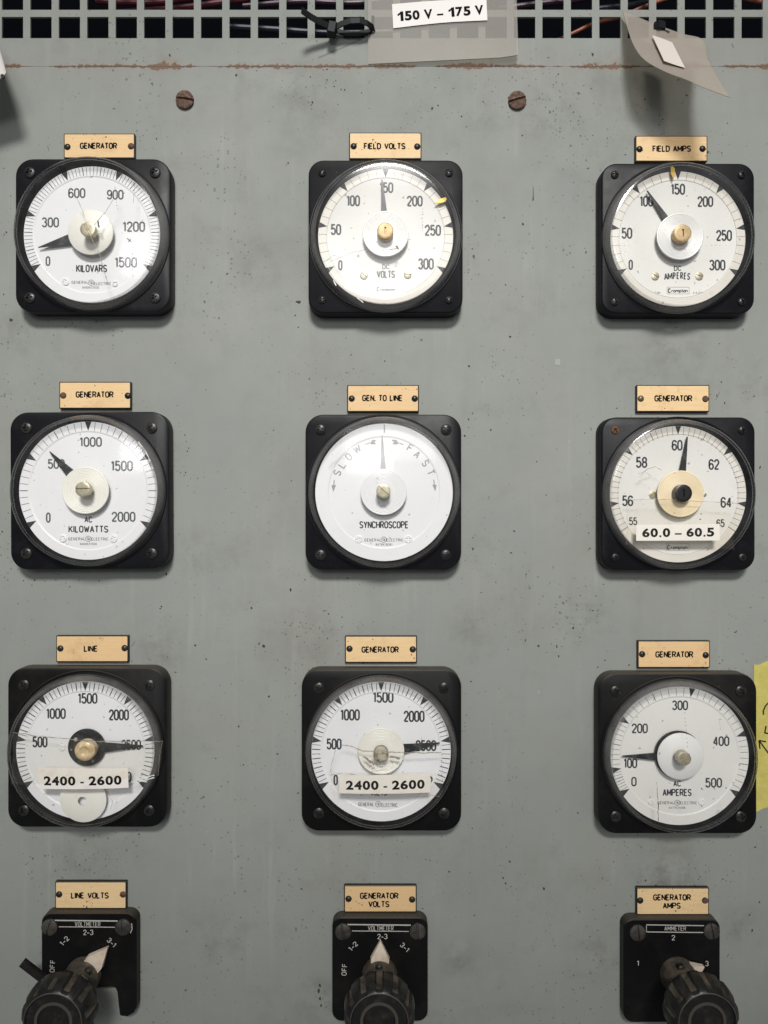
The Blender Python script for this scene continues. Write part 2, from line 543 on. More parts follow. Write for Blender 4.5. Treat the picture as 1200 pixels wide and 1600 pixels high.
def glyphs():
    G = {}
    o = lambda *st, w=1.0: (st, w)
    loop0 = arc(.5, .72, .5, .28, 180, 0) + arc(.5, .28, .5, .28, 0, -180)
    G['0'] = G['O'] = o((loop0, True))
    G['1'] = o(([(0, .80), (.75, 1), (.75, 0)], False), w=.5)
    G['2'] = o((arc(.5, .72, .5, .28, 175, -22) + [(0, 0.02)], False), ([(0, 0), (1, 0)], False))
    G['3'] = o((arc(.46, .76, .46, .24, 165, -90), False), (arc(.48, .27, .5, .27, 90, -165), False))
    G['4'] = o(([(1.02, .26), (0, .26), (.72, 1), (.72, 0)], False))
    G['5'] = o(([(.93, 1), (.12, 1), (.06, .50)] + arc(.48, .32, .52, .32, 128, -160, 14), False))
    six = arc(.5, .72, .5, .28, 15, 180) + arc(.5, .28, .5, .28, 180, 360)
    G['6'] = o((six + arc(.5, .30, .5, .28, 0, 170), False))
    G['9'] = o(([(1 - x, 1 - y) for x, y in six + arc(.5, .30, .5, .28, 0, 170)], False))
    G['7'] = o(([(0, 1), (1, 1), (.35, 0)], False))
    G['8'] = o((arc(.5, .755, .44, .245, 0, 360, 18)[:-1], True), (arc(.5, .27, .5, .27, 0, 360, 18)[:-1], True))
    G['A'] = o(([(0, 0), (.5, 1), (1, 0)], False), ([(.18, .32), (.82, .32)], False))
    G['B'] = o(([(0, 0), (0, 1)], False), ([(0, 1)] + arc(.55, .76, .4, .24, 90, -90) + [(0, .52)], False), ([(0, .52)] + arc(.55, .26, .45, .26, 90, -90) + [(0, 0)], False))
    G['C'] = o((arc(.5, .72, .5, .28, 12, 180) + arc(.5, .28, .5, .28, 180, 348), False))
    G['D'] = o(([(0, 0), (0, 1)] + arc(.45, .68, .55, .32, 90, 0) + arc(.45, .32, .55, .32, 0, -90), True))
    G['E'] = o(([(.95, 1), (0, 1), (0, 0), (.95, 0)], False), ([(0, .52), (.8, .52)], False), w=.88)
    G['F'] = o(([(.95, 1), (0, 1), (0, 0)], False), ([(0, .52), (.8, .52)], False), w=.85)
    G['G'] = o((arc(.5, .72, .5, .28, 15, 180) + arc(.5, .28, .5, .28, 180, 360) + [(1, .45), (.55, .45)], False))
    G['H'] = o(([(0, 0), (0, 1)], False), ([(1, 0), (1, 1)], False), ([(0, .5), (1, .5)], False))
    G['I'] = o(([(0, 0), (0, 1)], False), w=.02)
    G['K'] = o(([(0, 0), (0, 1)], False), ([(1, 1), (0, .38)], False), ([(.32, .58), (1, 0)], False))
    G['L'] = o(([(0, 1), (0, 0), (.95, 0)], False), w=.82)
    G['M'] = o(([(0, 0), (0, 1), (.5, .25), (1, 1), (1, 0)], False), w=1.2)
    G['N'] = o(([(0, 0), (0, 1), (1, 0), (1, 1)], False))
    G['P'] = o(([(0, 0), (0, 1)] + arc(.5, .74, .5, .26, 90, -90) + [(0, .48)], False))
    G['R'] = o(([(0, 0), (0, 1)] + arc(.5, .74, .5, .26, 90, -90) + [(0, .48)], False), ([(.5, .48), (1, 0)], False))
    G['S'] = o((arc(.5, .75, .48, .25, 20, 235, 12) + [(.75, .42)] + arc(.5, .25, .48, .25, 40, -160, 12), False))
    G['T'] = o(([(0, 1), (1, 1)], False), ([(.5, 1), (.5, 0)], False), w=.95)
    G['V'] = o(([(0, 1), (.5, 0), (1, 1)], False), w=1.08)
    G['W'] = o(([(0, 1), (.27, 0), (.5, .8), (.73, 0), (1, 1)], False), w=1.35)
    G['Y'] = o(([(0, 1), (.5, .45), (1, 1)], False), ([(.5, .45), (.5, 0)], False))
    G['-'] = o(([(-.12, .38), (1.12, .38)], False), w=.62)
    G['~'] = o(([(0, .38), (1, .38)], False), w=1.0)
    G['.'] = o(([(0, -.10), (0, .13)], False), w=.02)
    # small letters (x height .62)
    G['c'] = o((arc(.5, .31, .5, .31, 40, 320, 12), False), w=.8)
    G['r'] = o(([(0, 0), (0, .62)], False), (arc(.55, .3, .55, .32, 170, 50, 6), False), w=.6)
    G['o'] = o((arc(.5, .31, .5, .31, 0, 360, 16)[:-1], True), w=.85)
    G['m'] = o(([(0, 0), (0, .62)], False), ([(0, .4)] + arc(.25, .4, .25, .22, 180, 0, 6) + [(.5, 0)], False), ([(.5, .4)] + arc(.75, .4, .25, .22, 180, 0, 6) + [(1, 0)], False), w=1.35)
    G['n'] = o(([(0, 0), (0, .62)], False), ([(0, .4)] + arc(.5, .36, .5, .26, 180, 0, 8) + [(1, 0)], False), w=.8)
    G['p'] = o(([(0, -.3), (0, .62)], False), (arc(.5, .31, .5, .31, 0, 360, 16)[:-1], True), w=.85)
    G['t'] = o(([(.5, .9), (.5, .12), (.95, .0)], False), ([(0, .6), (1, .6)], False), w=.55)
    return G


GL = glyphs()


def text(mb, s, cu, cv, w, h, h0, st, rot=0.0, gap=.30, mi=0, hf=None, slant=0.0):
    """stroke lettering fitted into a w x h box centred on (cu, cv); st = stroke width in metres"""
    adv = []
    tot = 0
    for ch in s:
        gw = .55 if ch == ' ' else GL[ch][1]
        adv.append((tot, gw)); tot += gw + gap
    tot -= gap
    # pixel widths: strokes eat st at each glyph
    n = len(s)
    unit = (w - st) / max(tot, .05) if tot > .05 else h * .45
    hh = h - st
    k = 0
    ca, sa = cos(rot), sin(rot)
    for ch, (x0, gw) in zip(s, adv):
        if ch == ' ': continue
        for pts, closed in GL[ch][0]:
            pp = []
            for x, y in pts:
                lx = (x0 + x * gw) * unit - tot * unit / 2
                ly = (y - .5) * hh
                lx += slant * ly
                pp.append((cu + lx * ca - ly * sa, cv + lx * sa + ly * ca))
            mb.ribbon(pp, st, h0 + k * 0.000012, closed, mi, hf)
            k = (k + 1) % 3
    return mb


# ------------------------------------------------------------------ control panel and grille

def build_panel():
    t = thing('control_panel', 'grey painted steel switchboard panel carrying the meters, with a rusty top seam', 'control panel', (0, 0, 0))
    mb = MB()
    x0, x1 = -.62, .62
    zt, zb = SEAM_V - .0001, -.75
    mb.rrect((x0 + x1) / 2, (zt + zb) / 2, x1 - x0, zt - zb, .001, [(0, -.004), (0, -.0004), (.0004, 0)])
    mb.build('panel_sheet', M['panel'], t)
    for px, py, rot in ((287.5, 153.5, -8), (809, 154.5, 16)):
        s = MB()
        u, v, _ = Q(px, py, .003)
        r = 14 * S
        a = radians(rot)
        rec = lambda x, y: .0013 if abs(-x * sin(a) + y * cos(a)) < .11 else 0
        s.head(u, v, r, .0012, lambda q: .0022 * sqrt(max(0, 1 - .75 * q * q)) - .0004, rec, 16, 64)
        o = s.build('screw', M['rust_screw'], t, (0, 0, 0))
    # dried dirt flecks and chips, too many to count
    mb = MB()

    def fleck(px, py, r, asp=1.0, ang=0.0, mi=0):
        u, v, _ = Q(px, py)
        n = R.randint(5, 8)
        ids = []
        for i in range(n):
            a = 2 * pi * i / n
            rr = r * S * R.uniform(.45, 1.05)
            x, y = rr * cos(a) * asp, rr * sin(a)
            ids.append(mb.vert(u + x * cos(ang) - y * sin(ang), v + x * sin(ang) + y * cos(ang), .00012))
        mb.face(tuple(ids), mi)

    known = [(817, 350, 2.6, 1), (303, 299, 1.6, 1), (393, 950, 2.2, 1), (454, 921, 3.6, .5), (260, 897, 3, .7), (252, 948, 2, 1),
             (412, 1010, 3.4, .9), (405, 1006, 2, 1), (319, 1260, 2.4, .35), (420, 1088, 2, 1), (373, 1135, 2, 1), (434, 1178, 2, 1), (337, 1185, 2, 1),
             (841, 1009, 3, 1), (821, 1000, 2, 1), (767, 672, 2.4, .8), (733, 572, 2.6, .8), (797, 526, 1.8, 1.4), (738, 389, 1.6, 1), (790, 445, 1.5, 1), (767, 458, 1.4, 1),
             (870, 1010, 3, .5), (873, 1025, 3, .5), (903, 1270, 1.8, 1), (796, 1346, 2, 1), (850, 1388, 3, .9), (786, 1372, 2, 1), (790, 1380, 2.4, 1),
             (500, 1540, 4, .6), (498, 1548, 5, .6), (500, 1560, 4, .6), (502, 1571, 3, .6), (1175, 1454, 3.2, .6), (290, 1547, 2.6, .7), (292, 1455, 1.6, 1), (217, 1418, 1.6, 1),
             (369, 117, 2.6, .9), (265, 86, 2, 1), (926, 84, 2.4, .8), (949, 216, 2, .6), (816, 212, 1.6, 1), (721, 182, 2.4, .8), (488, 160, 2.6, .8), (533, 140, 2, 1),
             (289, 680, 2, .5), (295, 700, 2, .5), (291, 690, 1.6, .6), (293, 705, 1.6, .7), (450, 255, 2.4, .7), (466, 472, 3, 1.8), (461, 493, 1.6, 1), (1120, 618, 3, .4), (1178, 619, 2, .7),
             (1127, 597, 1.5, 1), (726, 681, 2.4, .8), (739, 857, 2.4, .6), (245, 217, 1.8, .8), (10, 363, 1.8, 1), (6, 460, 1.8, 1), (17, 500, 3, 1.4), (380, 1195, 1.6, 1), (322, 1030, 1.6, 1), (305, 1008, 2, 1)]
    for px, py, r, asp in known:
        fleck(px, py, r, asp, R.uniform(-.3, .3))
        for _ in range(R.randint(0, 3)):
            fleck(px + R.gauss(0, 7), py + R.gauss(0, 7), R.uniform(.35, .8), R.uniform(.6, 1.3), R.uniform(0, 3))
    # run of dirt below the drip at the right of the field voltmeter
    u, v, _ = Q(833, 300)
    mb.ribbon([(u, v + .004), (u + .0001, v - .003), (u - .0001, v - .006)], [.0003, .0005, .0010], .00014)
    # dust collected round the edges of the meters and name plates
    spots = [(150, 366, 132), (603, 370, 128), (1056, 374, 130), (146, 768, 132), (600, 769, 130), (1056, 772, 130), (140, 1168, 132), (596, 1172, 130), (1056, 1175, 132),
             (150, 1430, 84), (595, 1430, 86), (1050, 1430, 86)]
    for cx, cy, rad in spots:
        for _ in range(34):
            side = R.randint(0, 3)
            t_ = R.uniform(-1, 1) * rad
            d_ = rad + abs(R.gauss(0, 8))
            x, y = [(cx + t_, cy - d_), (cx + t_, cy + d_), (cx - d_, cy + t_), (cx + d_, cy + t_)][side]
            fleck(x, y, abs(R.gauss(0, .55)) + .3, R.uniform(.6, 1.8), R.uniform(0, 3))
    for cx, cy, sx_, sy_, n in ((480, 150, 55, 26, 60), (870, 170, 45, 40, 70), (1030, 190, 50, 40, 60), (700, 150, 60, 25, 40), (520, 980, 35, 30, 40), (560, 560, 60, 25, 30),
                                (900, 960, 30, 40, 40), (1010, 1385, 60, 14, 40), (1120, 1370, 30, 22, 36), (930, 1480, 30, 60, 40), (690, 1400, 30, 30, 30), (330, 1490, 60, 50, 24),
                                (800, 1380, 14, 30, 24), (640, 1330, 60, 15, 20), (780, 560, 12, 10, 14), (470, 990, 14, 16, 16), (90, 1345, 60, 12, 24), (1150, 560, 30, 40, 20), (300, 900, 220, 200, 45), (800, 760, 60, 260, 45)):
        for _ in range(n):
            fleck(R.gauss(cx, sx_), R.gauss(cy, sy_), abs(R.gauss(0, .55)) + .3, R.uniform(.6, 1.6), R.uniform(0, 3))
    for px, py, r in ((842, 1082, 4), (1160, 1090, 2), (342, 116, 1.4), (452, 1100, 1.2), (324, 1300, 3), (890, 690, 3.4)):
        fleck(px, py, r, .7, 0, 1)
    u, v, _ = Q(871, 566)
    mb.quad([(u - .0018, v - .0022, .0002), (u + .0018, v - .0022, .0002), (u + .0019, v + .0023, .0002), (u - .0017, v + .0022, .0002)], .0001, 1)
    # long thin hair scratches
    for x0_, y0_, x1_, y1_ in ((497, 90, 566, 60), (1118, 625, 1124, 612), (205, 1010, 211, 1002), (74, 228, 76, 236), (1143, 68, 1146, 74)):
        a = Q(x0_, y0_); b = Q(x1_, y1_)
        mb.ribbon([a[:2], ((a[0] + b[0]) / 2 + .0004, (a[1] + b[1]) / 2), b[:2]], .00022, .00016)
    f = mb.build('dirt_flecks', [M['speck'], M['speck_pale']], t)
    f['kind'] = 'stuff'


build_panel()


def build_grille():
    t = thing('vent_grille', 'grey steel ventilation grille of square holes above the rusty seam', 'grille', (0, SEAM_V, 0))
    mb = MB()
    pit = 44.5
    cu0 = 18.9 - pit * 4
    cx = [cu0 + pit * i for i in range(36)]
    cy = [42.3 - 44.4 * j for j in range(5)]
    hw = 16.7
    th = .0016
    us = []
    for c in cx: us += [Q(c - hw, 0)[0], Q(c + hw, 0)[0]]
    vs = []
    for c in cy: vs += [Q(0, c + hw)[1], Q(0, c - hw)[1]]
    us = [-.62] + us + [.66]
    vs = [SEAM_V + .0001] + vs + [vs[-1] + .012]
    # front and back sheets with square holes, hole walls joined
    idf = {}

    def V(i, j, h):
        k = (i, j, h)
        if k not in idf: idf[k] = mb.vert(us[i], vs[j], h)
        return idf[k]
    h0, h1 = -.0005 - th, -.0005
    nu, nv = len(us), len(vs)
    for i in range(nu - 1):
        for j in range(nv - 1):
            hole = (i % 2 == 1 and j % 2 == 1)
            if not hole:
                mb.face((V(i, j, h1), V(i + 1, j, h1), V(i + 1, j + 1, h1), V(i, j + 1, h1)))
                mb.face((V(i, j, h0), V(i, j + 1, h0), V(i + 1, j + 1, h0), V(i + 1, j, h0)))
            else:
                for (a, b), (c, d) in (((i, j), (i + 1, j)), ((i + 1, j), (i + 1, j + 1)), ((i + 1, j + 1), (i, j + 1)), ((i, j + 1), (i, j))):
                    mb.face((V(a, b, h1), V(c, d, h1), V(c, d, h0), V(a, b, h0)))
    i = 0
    mb.face((V(0, 0, h1), V(0, 0, h0), V(nu - 1, 0, h0), V(nu - 1, 0, h1)))
    o = mb.build('perforated_sheet', M['grille'], t, (0, SEAM_V, 0))
    # near-black sheet behind, painting in the cabinet's unlit depth
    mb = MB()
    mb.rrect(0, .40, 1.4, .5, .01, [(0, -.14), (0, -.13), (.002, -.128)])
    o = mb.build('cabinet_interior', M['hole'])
    o['kind'] = 'structure'


build_grille()

# wires behind the grille
wires = [
    ('wire_red', 'crimson wire crossing the upper holes left of the cable tie', [(150, 22), (270, 14), (345, 4), (420, -6)], 4.5, .03),
    ('wire_red', 'thick crimson wire topmost behind the left grille holes', [(150, 2), (240, 4), (330, -6), (430, -14)], 4.0, .036),
    ('wire_purple', 'purple wire behind the grille holes beside the cable tie', [(380, 10), (470, 3), (560, 5), (640, -6)], 4.5, .032),
    ('wire_dark', 'dark blue wire low behind the grille below the cable tie', [(360, 42), (430, 46), (520, 52), (620, 50)], 4.5, .03),
    ('wire_purple', 'dark purple wire right of the pouch tag', [(780, 14), (850, 5), (900, 0), (960, -12)], 4.5, .032),
    ('wire_copper', 'orange wire slanting down to the left beside the curled tag', [(860, 68), (895, 52), (930, 36), (965, 28), (985, 26)], 2.6, .02),
    ('wire_copper', 'orange wire slanting through the upper holes above the curled tag', [(980, 22), (1010, 9), (1045, -3), (1090, -14)], 2.6, .02),
    ('wire_dark', 'blue grey wire above the orange wire by the curled tag', [(930, 14), (985, 8), (1030, 0), (1070, -8)], 4.0, .026),
    ('wire_copper', 'short orange wire end showing in the far right hole', [(1160, -4), (1185, 2), (1210, 4)], 3.0, .02),
]
for mk, lab, pts, r, dep in wires:
    P = [Q(x, y, -dep) for x, y in pts]
    # smooth path
    sm = []
    for i in range(len(P) - 1):
        p0 = P[max(i - 1, 0)]; p1 = P[i]; p2 = P[i + 1]; p3 = P[min(i + 2, len(P) - 1)]
        for k in range(6):
            q = k / 6
            sm.append(tuple(.5 * (2 * b + (c - a) * q + (2 * a - 5 * b + 4 * c - d) * q * q + (3 * b - a - 3 * c + d) * q ** 3) for a, b, c, d in zip(p0, p1, p2, p3)))
    sm.append(P[-1])
    mb = MB(); mb.tube(sm, r * S * 1.1)
    o = mb.build('wire', M[mk], None, P[0])
    tag(o, lab, 'wire', 'wires behind the grille')

# ------------------------------------------------------------------ name plates


def plus_rec(w, d, ang):
    ca, sa = cos(ang), sin(ang)

    def f(x, y):
        a, b = x * ca + y * sa, -x * sa + y * ca
        return d if (abs(a) < w and abs(b) < .62) or (abs(b) < w and abs(a) < .62) else 0
    return f


def slot_rec(w, d, ang):
    ca, sa = cos(ang), sin(ang)
    return lambda x, y: d if abs(-x * sa + y * ca) < w else 0


def name_plate(rect, lines, label, rivets, txtdx=0):
    x0, y0, x1, y1 = rect
    h = .0030
    a = Q(x0, y1, h); b = Q(x1, y0, h)
    cu, cv = (a[0] + b[0]) / 2, (a[1] + b[1]) / 2
    w, hh = b[0] - a[0], b[1] - a[1]
    t = thing('name_plate', label, 'name plate', (cu, cv, 0), 'engraved name plates')
    org = (cu, cv, 0)
    mb = MB(); e = .0007
    mb.rrect(cu, cv, w + 2 * e, hh + 2 * e, .0005, [(0, .0002), (0, .0026), (.0005, .0029)], seg=2)
    mb.build('plate_core', M['core'], t, org)
    mb = MB(); mb.rrect(cu, cv, w, hh, .0004, [(0, .0026), (0, .00302), (.0001, .0031)], seg=2)
    mb.build('plate_face', M['plate'], t, org)
    mb = MB()
    for s, (zx, zy, zw, zh) in lines:
        p = Q(zx, zy, h)
        text(mb, s, p[0], p[1], zw * S, zh * S, .00316, 2.0 * S, gap=.42)
    mb.build('lettering', M['label_ink'], t, org)
    for px, py, mk in rivets:
        p = Q(px, py, .004)
        mb = MB(); mb.head(p[0], p[1], 5.0 * S, .0028, lambda q: .0017 * sqrt(max(0, 1 - q * q * .92)), None, 6, 20)
        mb.build('rivet', M[mk], t, org)


NP = [
    ((101, 210, 209, 246), [('GENERATOR', (154, 228, 58, 10))], 'GENERATOR name plate above the kilovars meter', [(104.5, 228.5, 'screw'), (204, 227.5, 'rust_screw')]),
    ((547, 208.5, 657, 247), [('FIELD VOLTS', (601, 228.5, 65, 10))], 'FIELD VOLTS name plate above the top middle meter', [(552.5, 227.5, 'screw'), (652, 228, 'screw')]),
    ((994.5, 213.5, 1104, 251), [('FIELD AMPS', (1049.5, 232.5, 60, 10))], 'FIELD AMPS name plate above the top right meter', [(1000, 232, 'screw'), (1098.5, 231.5, 'screw')]),
    ((94, 598, 203, 637), [('GENERATOR', (148, 616.5, 59, 10))], 'GENERATOR name plate above the AC kilowatts meter', [(98, 617.5, 'rust_screw'), (199, 618, 'screw')]),
    ((544, 603, 653, 642), [('GEN. TO LINE', (597.5, 622, 63, 10))], 'GEN. TO LINE name plate above the synchroscope', [(549.5, 622.5, 'screw'), (648, 622.5, 'screw')]),
    ((996, 603, 1107, 642), [('GENERATOR', (1052, 622.5, 59, 10))], 'GENERATOR name plate above the frequency meter scaled 55 to 65', [(1002, 622.5, 'nickel_dark'), (1103, 623, 'rust_screw')]),
    ((89, 994.5, 199, 1033), [('LINE', (142, 1013.5, 22, 10))], 'LINE name plate, alone without VOLTS, above the bottom left meter', [(93.5, 1013.5, 'screw'), (194, 1013, 'screw')]),
    ((540.5, 995, 650, 1034), [('GENERATOR', (594, 1015, 58, 10))], 'GENERATOR name plate above the middle 2400 - 2600 voltmeter', [(546, 1014, 'screw'), (645, 1015, 'screw')]),
    ((998, 1002.5, 1108, 1042), [('GENERATOR', (1053.5, 1022.5, 59, 10))], 'GENERATOR name plate above the AC amperes meter', [(1004, 1022.5, 'screw'), (1103.5, 1024, 'screw')]),
    ((87.5, 1379, 196, 1418.5), [('LINE VOLTS', (140.5, 1399, 59, 10))], 'LINE VOLTS name plate above the left switch', [(91.5, 1398.5, 'screw'), (191.5, 1398.5, 'rust_screw')]),
    ((539, 1385, 649.5, 1424), [('GENERATOR', (592.5, 1399.5, 60, 10)), ('VOLTS', (592, 1412.5, 33, 10))], 'two line GENERATOR VOLTS name plate above the middle switch', [(544.5, 1405.5, 'screw'), (644, 1406.5, 'screw')]),
    ((996, 1388.5, 1106.5, 1428), [('GENERATOR', (1050, 1402, 59, 10)), ('AMPS', (1049.5, 1415, 28, 10))], 'two line GENERATOR AMPS name plate above the right switch', [(1001, 1408, 'core'), (1102.5, 1408, 'rust_screw')]),
]
M['nickel_dark'] = mat('dull_nickel_rivet', (.16, .13, .09), .4, metal=.5)
for a in NP: name_plate(*a)

# ------------------------------------------------------------------ meters

H_BEZ = .0125
H_DIAL = .0138
H_DISC = .0188
H_COV = .0222


def cover_h(r, dome):
    """outer height of the cover front at radius r"""
    return H_COV + dome * (1 - (r / .052) ** 2)


def meter(spec):
    GE = spec['make'] == 'a'
    ox, oy = spec['o']
    x0, y0, x1, y1 = spec['front']
    a = Q(x0, y1, H_BEZ); b = Q(x1, y0, H_BEZ)
    cu, cv = (a[0] + b[0]) / 2, (a[1] + b[1]) / 2
    w, hh = b[0] - a[0], b[1] - a[1]
    org = (cu, cv, 0)
    t = thing('panel_meter', spec['label'], 'meter', org, 'black square panel meters')
    rot = radians(spec.get('rot', 0))
    Z = lambda zx, zy, h: Q(ox + zx / 4, oy + zy / 4, h)
    dia = spec.get('dial_at')
    du, dv = (Q(ox + dia[0] / 4, oy + dia[1] / 4, H_DIAL)[:2]) if dia else (cu, cv)
    RD = spec.get('rd', 106.5) * S * (D - H_DIAL) / D       # dial radius
    RB = spec.get('rc', 119.0) * S * (D - H_BEZ) / D         # cover radius at its foot
    RC = RB * .958                                           # and at its front
    dome = spec.get('dome', .0045 if GE else .0010)
    # --- case
    mb = MB()
    rad = (27 if GE else 24) * S
    if GE:
        lev = [(.0006, .0002), (.0002, .0008), (0, .0020), (0, .0112), (.0004, .0121), (.0013, H_BEZ)]
    else:
        lev = [(0, .0002), (0, .0060), (.0002, .0064), (.0004, .0068), (.0004, .0116), (.0008, .0122), (.0014, H_BEZ)]
    mb.rrect(cu, cv, w, hh, rad, lev, rot=rot)
    # seat ring for the cover
    mb.lathe(cu, cv, [(RB + .0012, H_BEZ - .0004), (RB + .0011, H_BEZ + .0005), (RB + .0008, H_BEZ + .0008), (RB + .0002, H_BEZ + .0008), (RB + .0001, H_BEZ + .0003)], 96)
    mb.build('case', M[spec.get('case', 'bezel')], t, org)
    # --- corner screws
    off = (95.5 if GE else 96.8) * S
    for i, (sx, sy) in enumerate(((-1, 1), (1, 1), (-1, -1), (1, -1))):
        mb = MB()
        r = (8.2 if GE else 5.9) * S
        u = cu + sx * off; v = cv + sy * off
        mb.head(u, v, r, H_BEZ + .0004, lambda q: .0016 * sqrt(max(0, 1 - .8 * q * q)) - .0004, plus_rec(.15, .0011, R.uniform(0, 1.5)), 14, 56)
        mk = 'screw'
        if i == spec.get('rusty', -1): mk = 'orange_screw'
        mb.build('case_screw', M[mk], t, org)
    # --- dial with its stepped scale ring
    mb = MB()
    white = M['dial'] if GE and not spec.get('warm') else M['dial_warm']
    rs = RD * spec.get('ring', .845)
    step = .00045 if GE else .0002
    mb.lathe(du, dv, [(RD, H_BEZ - .0006), (RD, H_DIAL - .0001), (RD - .0002, H_DIAL), (rs + .0009, H_DIAL)], 128, 1, True)
    mb.lathe(du, dv, [(rs + .0009, H_DIAL), (rs + .0004, H_DIAL - step * .5), (rs, H_DIAL - step), (rs * .5, H_DIAL - step), (.0005, H_DIAL - step)], 128, 0, True, False, True)
    dmb = mb
    hin = H_DIAL - step
    # groove line
    mb = dmb
    if not GE:
        mb.ribbon([(du + (rs + .0004) * cos(2 * pi * i / 120), dv + (rs + .0004) * sin(2 * pi * i / 120)) for i in range(120)], .00032, H_DIAL + .00006, True, 4)
    # scale marks
    ht = H_DIAL + .00008
    maj = spec.get('major', [])
    tw = spec.get('tick', .00030)
    for k, ang in enumerate(maj):
        aa = radians(ang)
        ca, sa = cos(aa), sin(aa)
        ro, ri = RD * .998, RD * (.865 if GE else .875)
        wb = .0022 if GE else .0020
        if spec.get('line_major') and k in spec['line_major']:
            mb.ribbon([(du + ca * ro, dv + sa * ro), (du + ca * ri, dv + sa * ri)], tw * 1.8, ht, False, 2)
            continue
        ids = [mb.vert(du + ca * ro - sa * wb, dv + sa * ro + ca * wb, ht), mb.vert(du + ca * ro + sa * wb, dv + sa * ro - ca * wb, ht), mb.vert(du + ca * ri, dv + sa * ri, ht)]
        mb.face(tuple(ids), 2)
    subs = spec.get('sub', [])
    for k in range(len(maj) - 1):
        n = subs[k] if isinstance(subs, (list, tuple)) else subs
        for j in range(1, n):
            aa = radians(maj[k] + (maj[k + 1] - maj[k]) * j / n)
            ca, sa = cos(aa), sin(aa)
            bold = spec.get('every') and j % spec['every'] == 0
            ro, ri = RD * .992, RD * (.872 if GE else .868)
            mb.ribbon([(du + ca * ro, dv + sa * ro), (du + ca * ri, dv + sa * ri)], tw * (1.7 if bold else 1.0), ht, False, 2 if bold else 3)
    dial = mb.build('dial', [white, white if GE else M['dial_rim'], M['ink'], M[spec.get('minor_ink', 'ink')], M['rib']], t, org, 20)
    # numerals and words
    mb = MB()
    for s, zx, zy, zw, zh in spec['nums']:
        p = Z(zx, zy, hin)
        k = S / 4 * (D - hin) / D
        text(mb, s, p[0], p[1], zw * k, zh * k, hin + .00007, zh * k * .150, gap=.42)
    if mb.f: mb.build('numerals', M[spec.get('num_ink', 'ink_veiled' if spec['o'] in ((0, 190), (0, 580), (450, 190)) else 'ink')], dial, org)
    mb = MB()
    k = S / 4 * (D - hin) / D
    for s, zx, zy, zw, zh in spec.get('words', []):
        p = Z(zx, zy, hin)
        text(mb, s, p[0], p[1], zw * k, zh * k, hin + .00007, zh * k * .17, gap=.45)
    for s, zx, zy, zw, zh, rdeg in spec.get('turned', []):
        p = Z(zx, zy, hin)
        text(mb, s, p[0], p[1], zw * k, zh * k, hin + .00007, zh * k * .16, radians(rdeg))
    for poly in spec.get('shapes', []):
        mb.face(tuple(mb.vert(*Z(x, y, hin + .00008)) for x, y in poly))
    if mb.f: mb.build('lettering', M[spec.get('word_ink', 'ink')], dial, org)
    mb = MB()
    for s, zx, zy, zw, zh in spec.get('small', []):
        p = Z(zx, zy, hin)
        text(mb, s, p[0], p[1], zw * k, zh * k, hin + .00007, zh * k * .13, gap=.6)
    for zx, zy, zr in spec.get('emblem', []):
        p = Z(zx, zy, hin); r = zr * k
        mb.ribbon([(p[0] + r * cos(2 * pi * i / 24), p[1] + r * sin(2 * pi * i / 24)) for i in range(24)], r * .16, hin + .00007, True)
        mb.ribbon([(p[0] + r * .6 * x, p[1] + r * .6 * y) for x, y in arc(-.25, .1, .5, .7, 40, 320)], r * .15, hin + .00009)
        mb.ribbon([(p[0] + r * .6 * x, p[1] + r * .6 * y) for x, y in [(.1, .9), (.35, -.7), (.9, -.5), (.4, .2), (.9, .6)]], r * .15, hin + .00010)
    for zx, zy, zw, zh in spec.get('logo_box', []):
        p = Z(zx, zy, hin); w2, h2 = zw * k / 2, zh * k / 2
        mb.ribbon([(p[0] - w2, p[1] - h2), (p[0] + w2, p[1] - h2), (p[0] + w2, p[1] + h2), (p[0] - w2, p[1] + h2)], .00018, hin + .00006, True)
        text(mb, 'C', p[0] - w2 * .80, p[1] - h2 * .02, w2 * .26, h2 * 1.45, hin + .00008, h2 * .30)
        text(mb, 'rompton', p[0] + w2 * .13, p[1] - h2 * .02, w2 * 1.48, h2 * 1.15, hin + .00007, h2 * .22, gap=.3)
    if mb.f: mb.build('maker_mark', M[spec.get('mark_ink', 'mark_ink')], dial, org)
    # dial screws
    for zx, zy, zr, kind, mk in spec.get('screws', []):
        p = Z(zx, zy, hin); r = zr * k
        mb = MB()
        rec = plus_rec(.20, .0006, R.uniform(0, 1.5)) if kind == '+' else slot_rec(.16, .0006, R.uniform(-.9, .9))
        mb.head(p[0], p[1], r, hin + .0002, lambda q: .0007 * sqrt(max(0, 1 - .7 * q * q)), rec, 10, 36)
        mb.build('dial_screw', M[mk], t, org)
    # --- pointer
    pv = spec.get('pivot')
    pu, pvv = (Z(*pv, H_DIAL + .002)[:2]) if pv else (du, dv)
    tip = Z(*spec['tip'], H_DIAL + .002)
    ang = atan2(tip[1] - pvv, tip[0] - pu)
    L = hypot(tip[0] - pu, tip[1] - pvv)
    bw = spec.get('needle_w', 66) * k
    tw_ = spec.get('tip_w', 5) * k
    rb = spec.get('needle_base', 120) * k
    ca, sa = cos(ang), sin(ang)

    def loc(x, y, h): return (pu + x * ca - y * sa, pvv + x * sa + y * ca, h)
    mb = MB()
    hp = H_DIAL + .0022
    mb.quad([loc(rb * .55, -bw * .5, hp), loc(rb, -bw * .5, hp), loc(L, -tw_ / 2, hp), loc(L, tw_ / 2, hp), loc(rb, bw * .5, hp), loc(rb * .55, bw * .5, hp)], .0004)
    hr = spec.get('hub_r', 118) * k
    hu, hv = (Z(*spec['hub_at'], hp)[:2]) if 'hub_at' in spec else (pu, pvv)
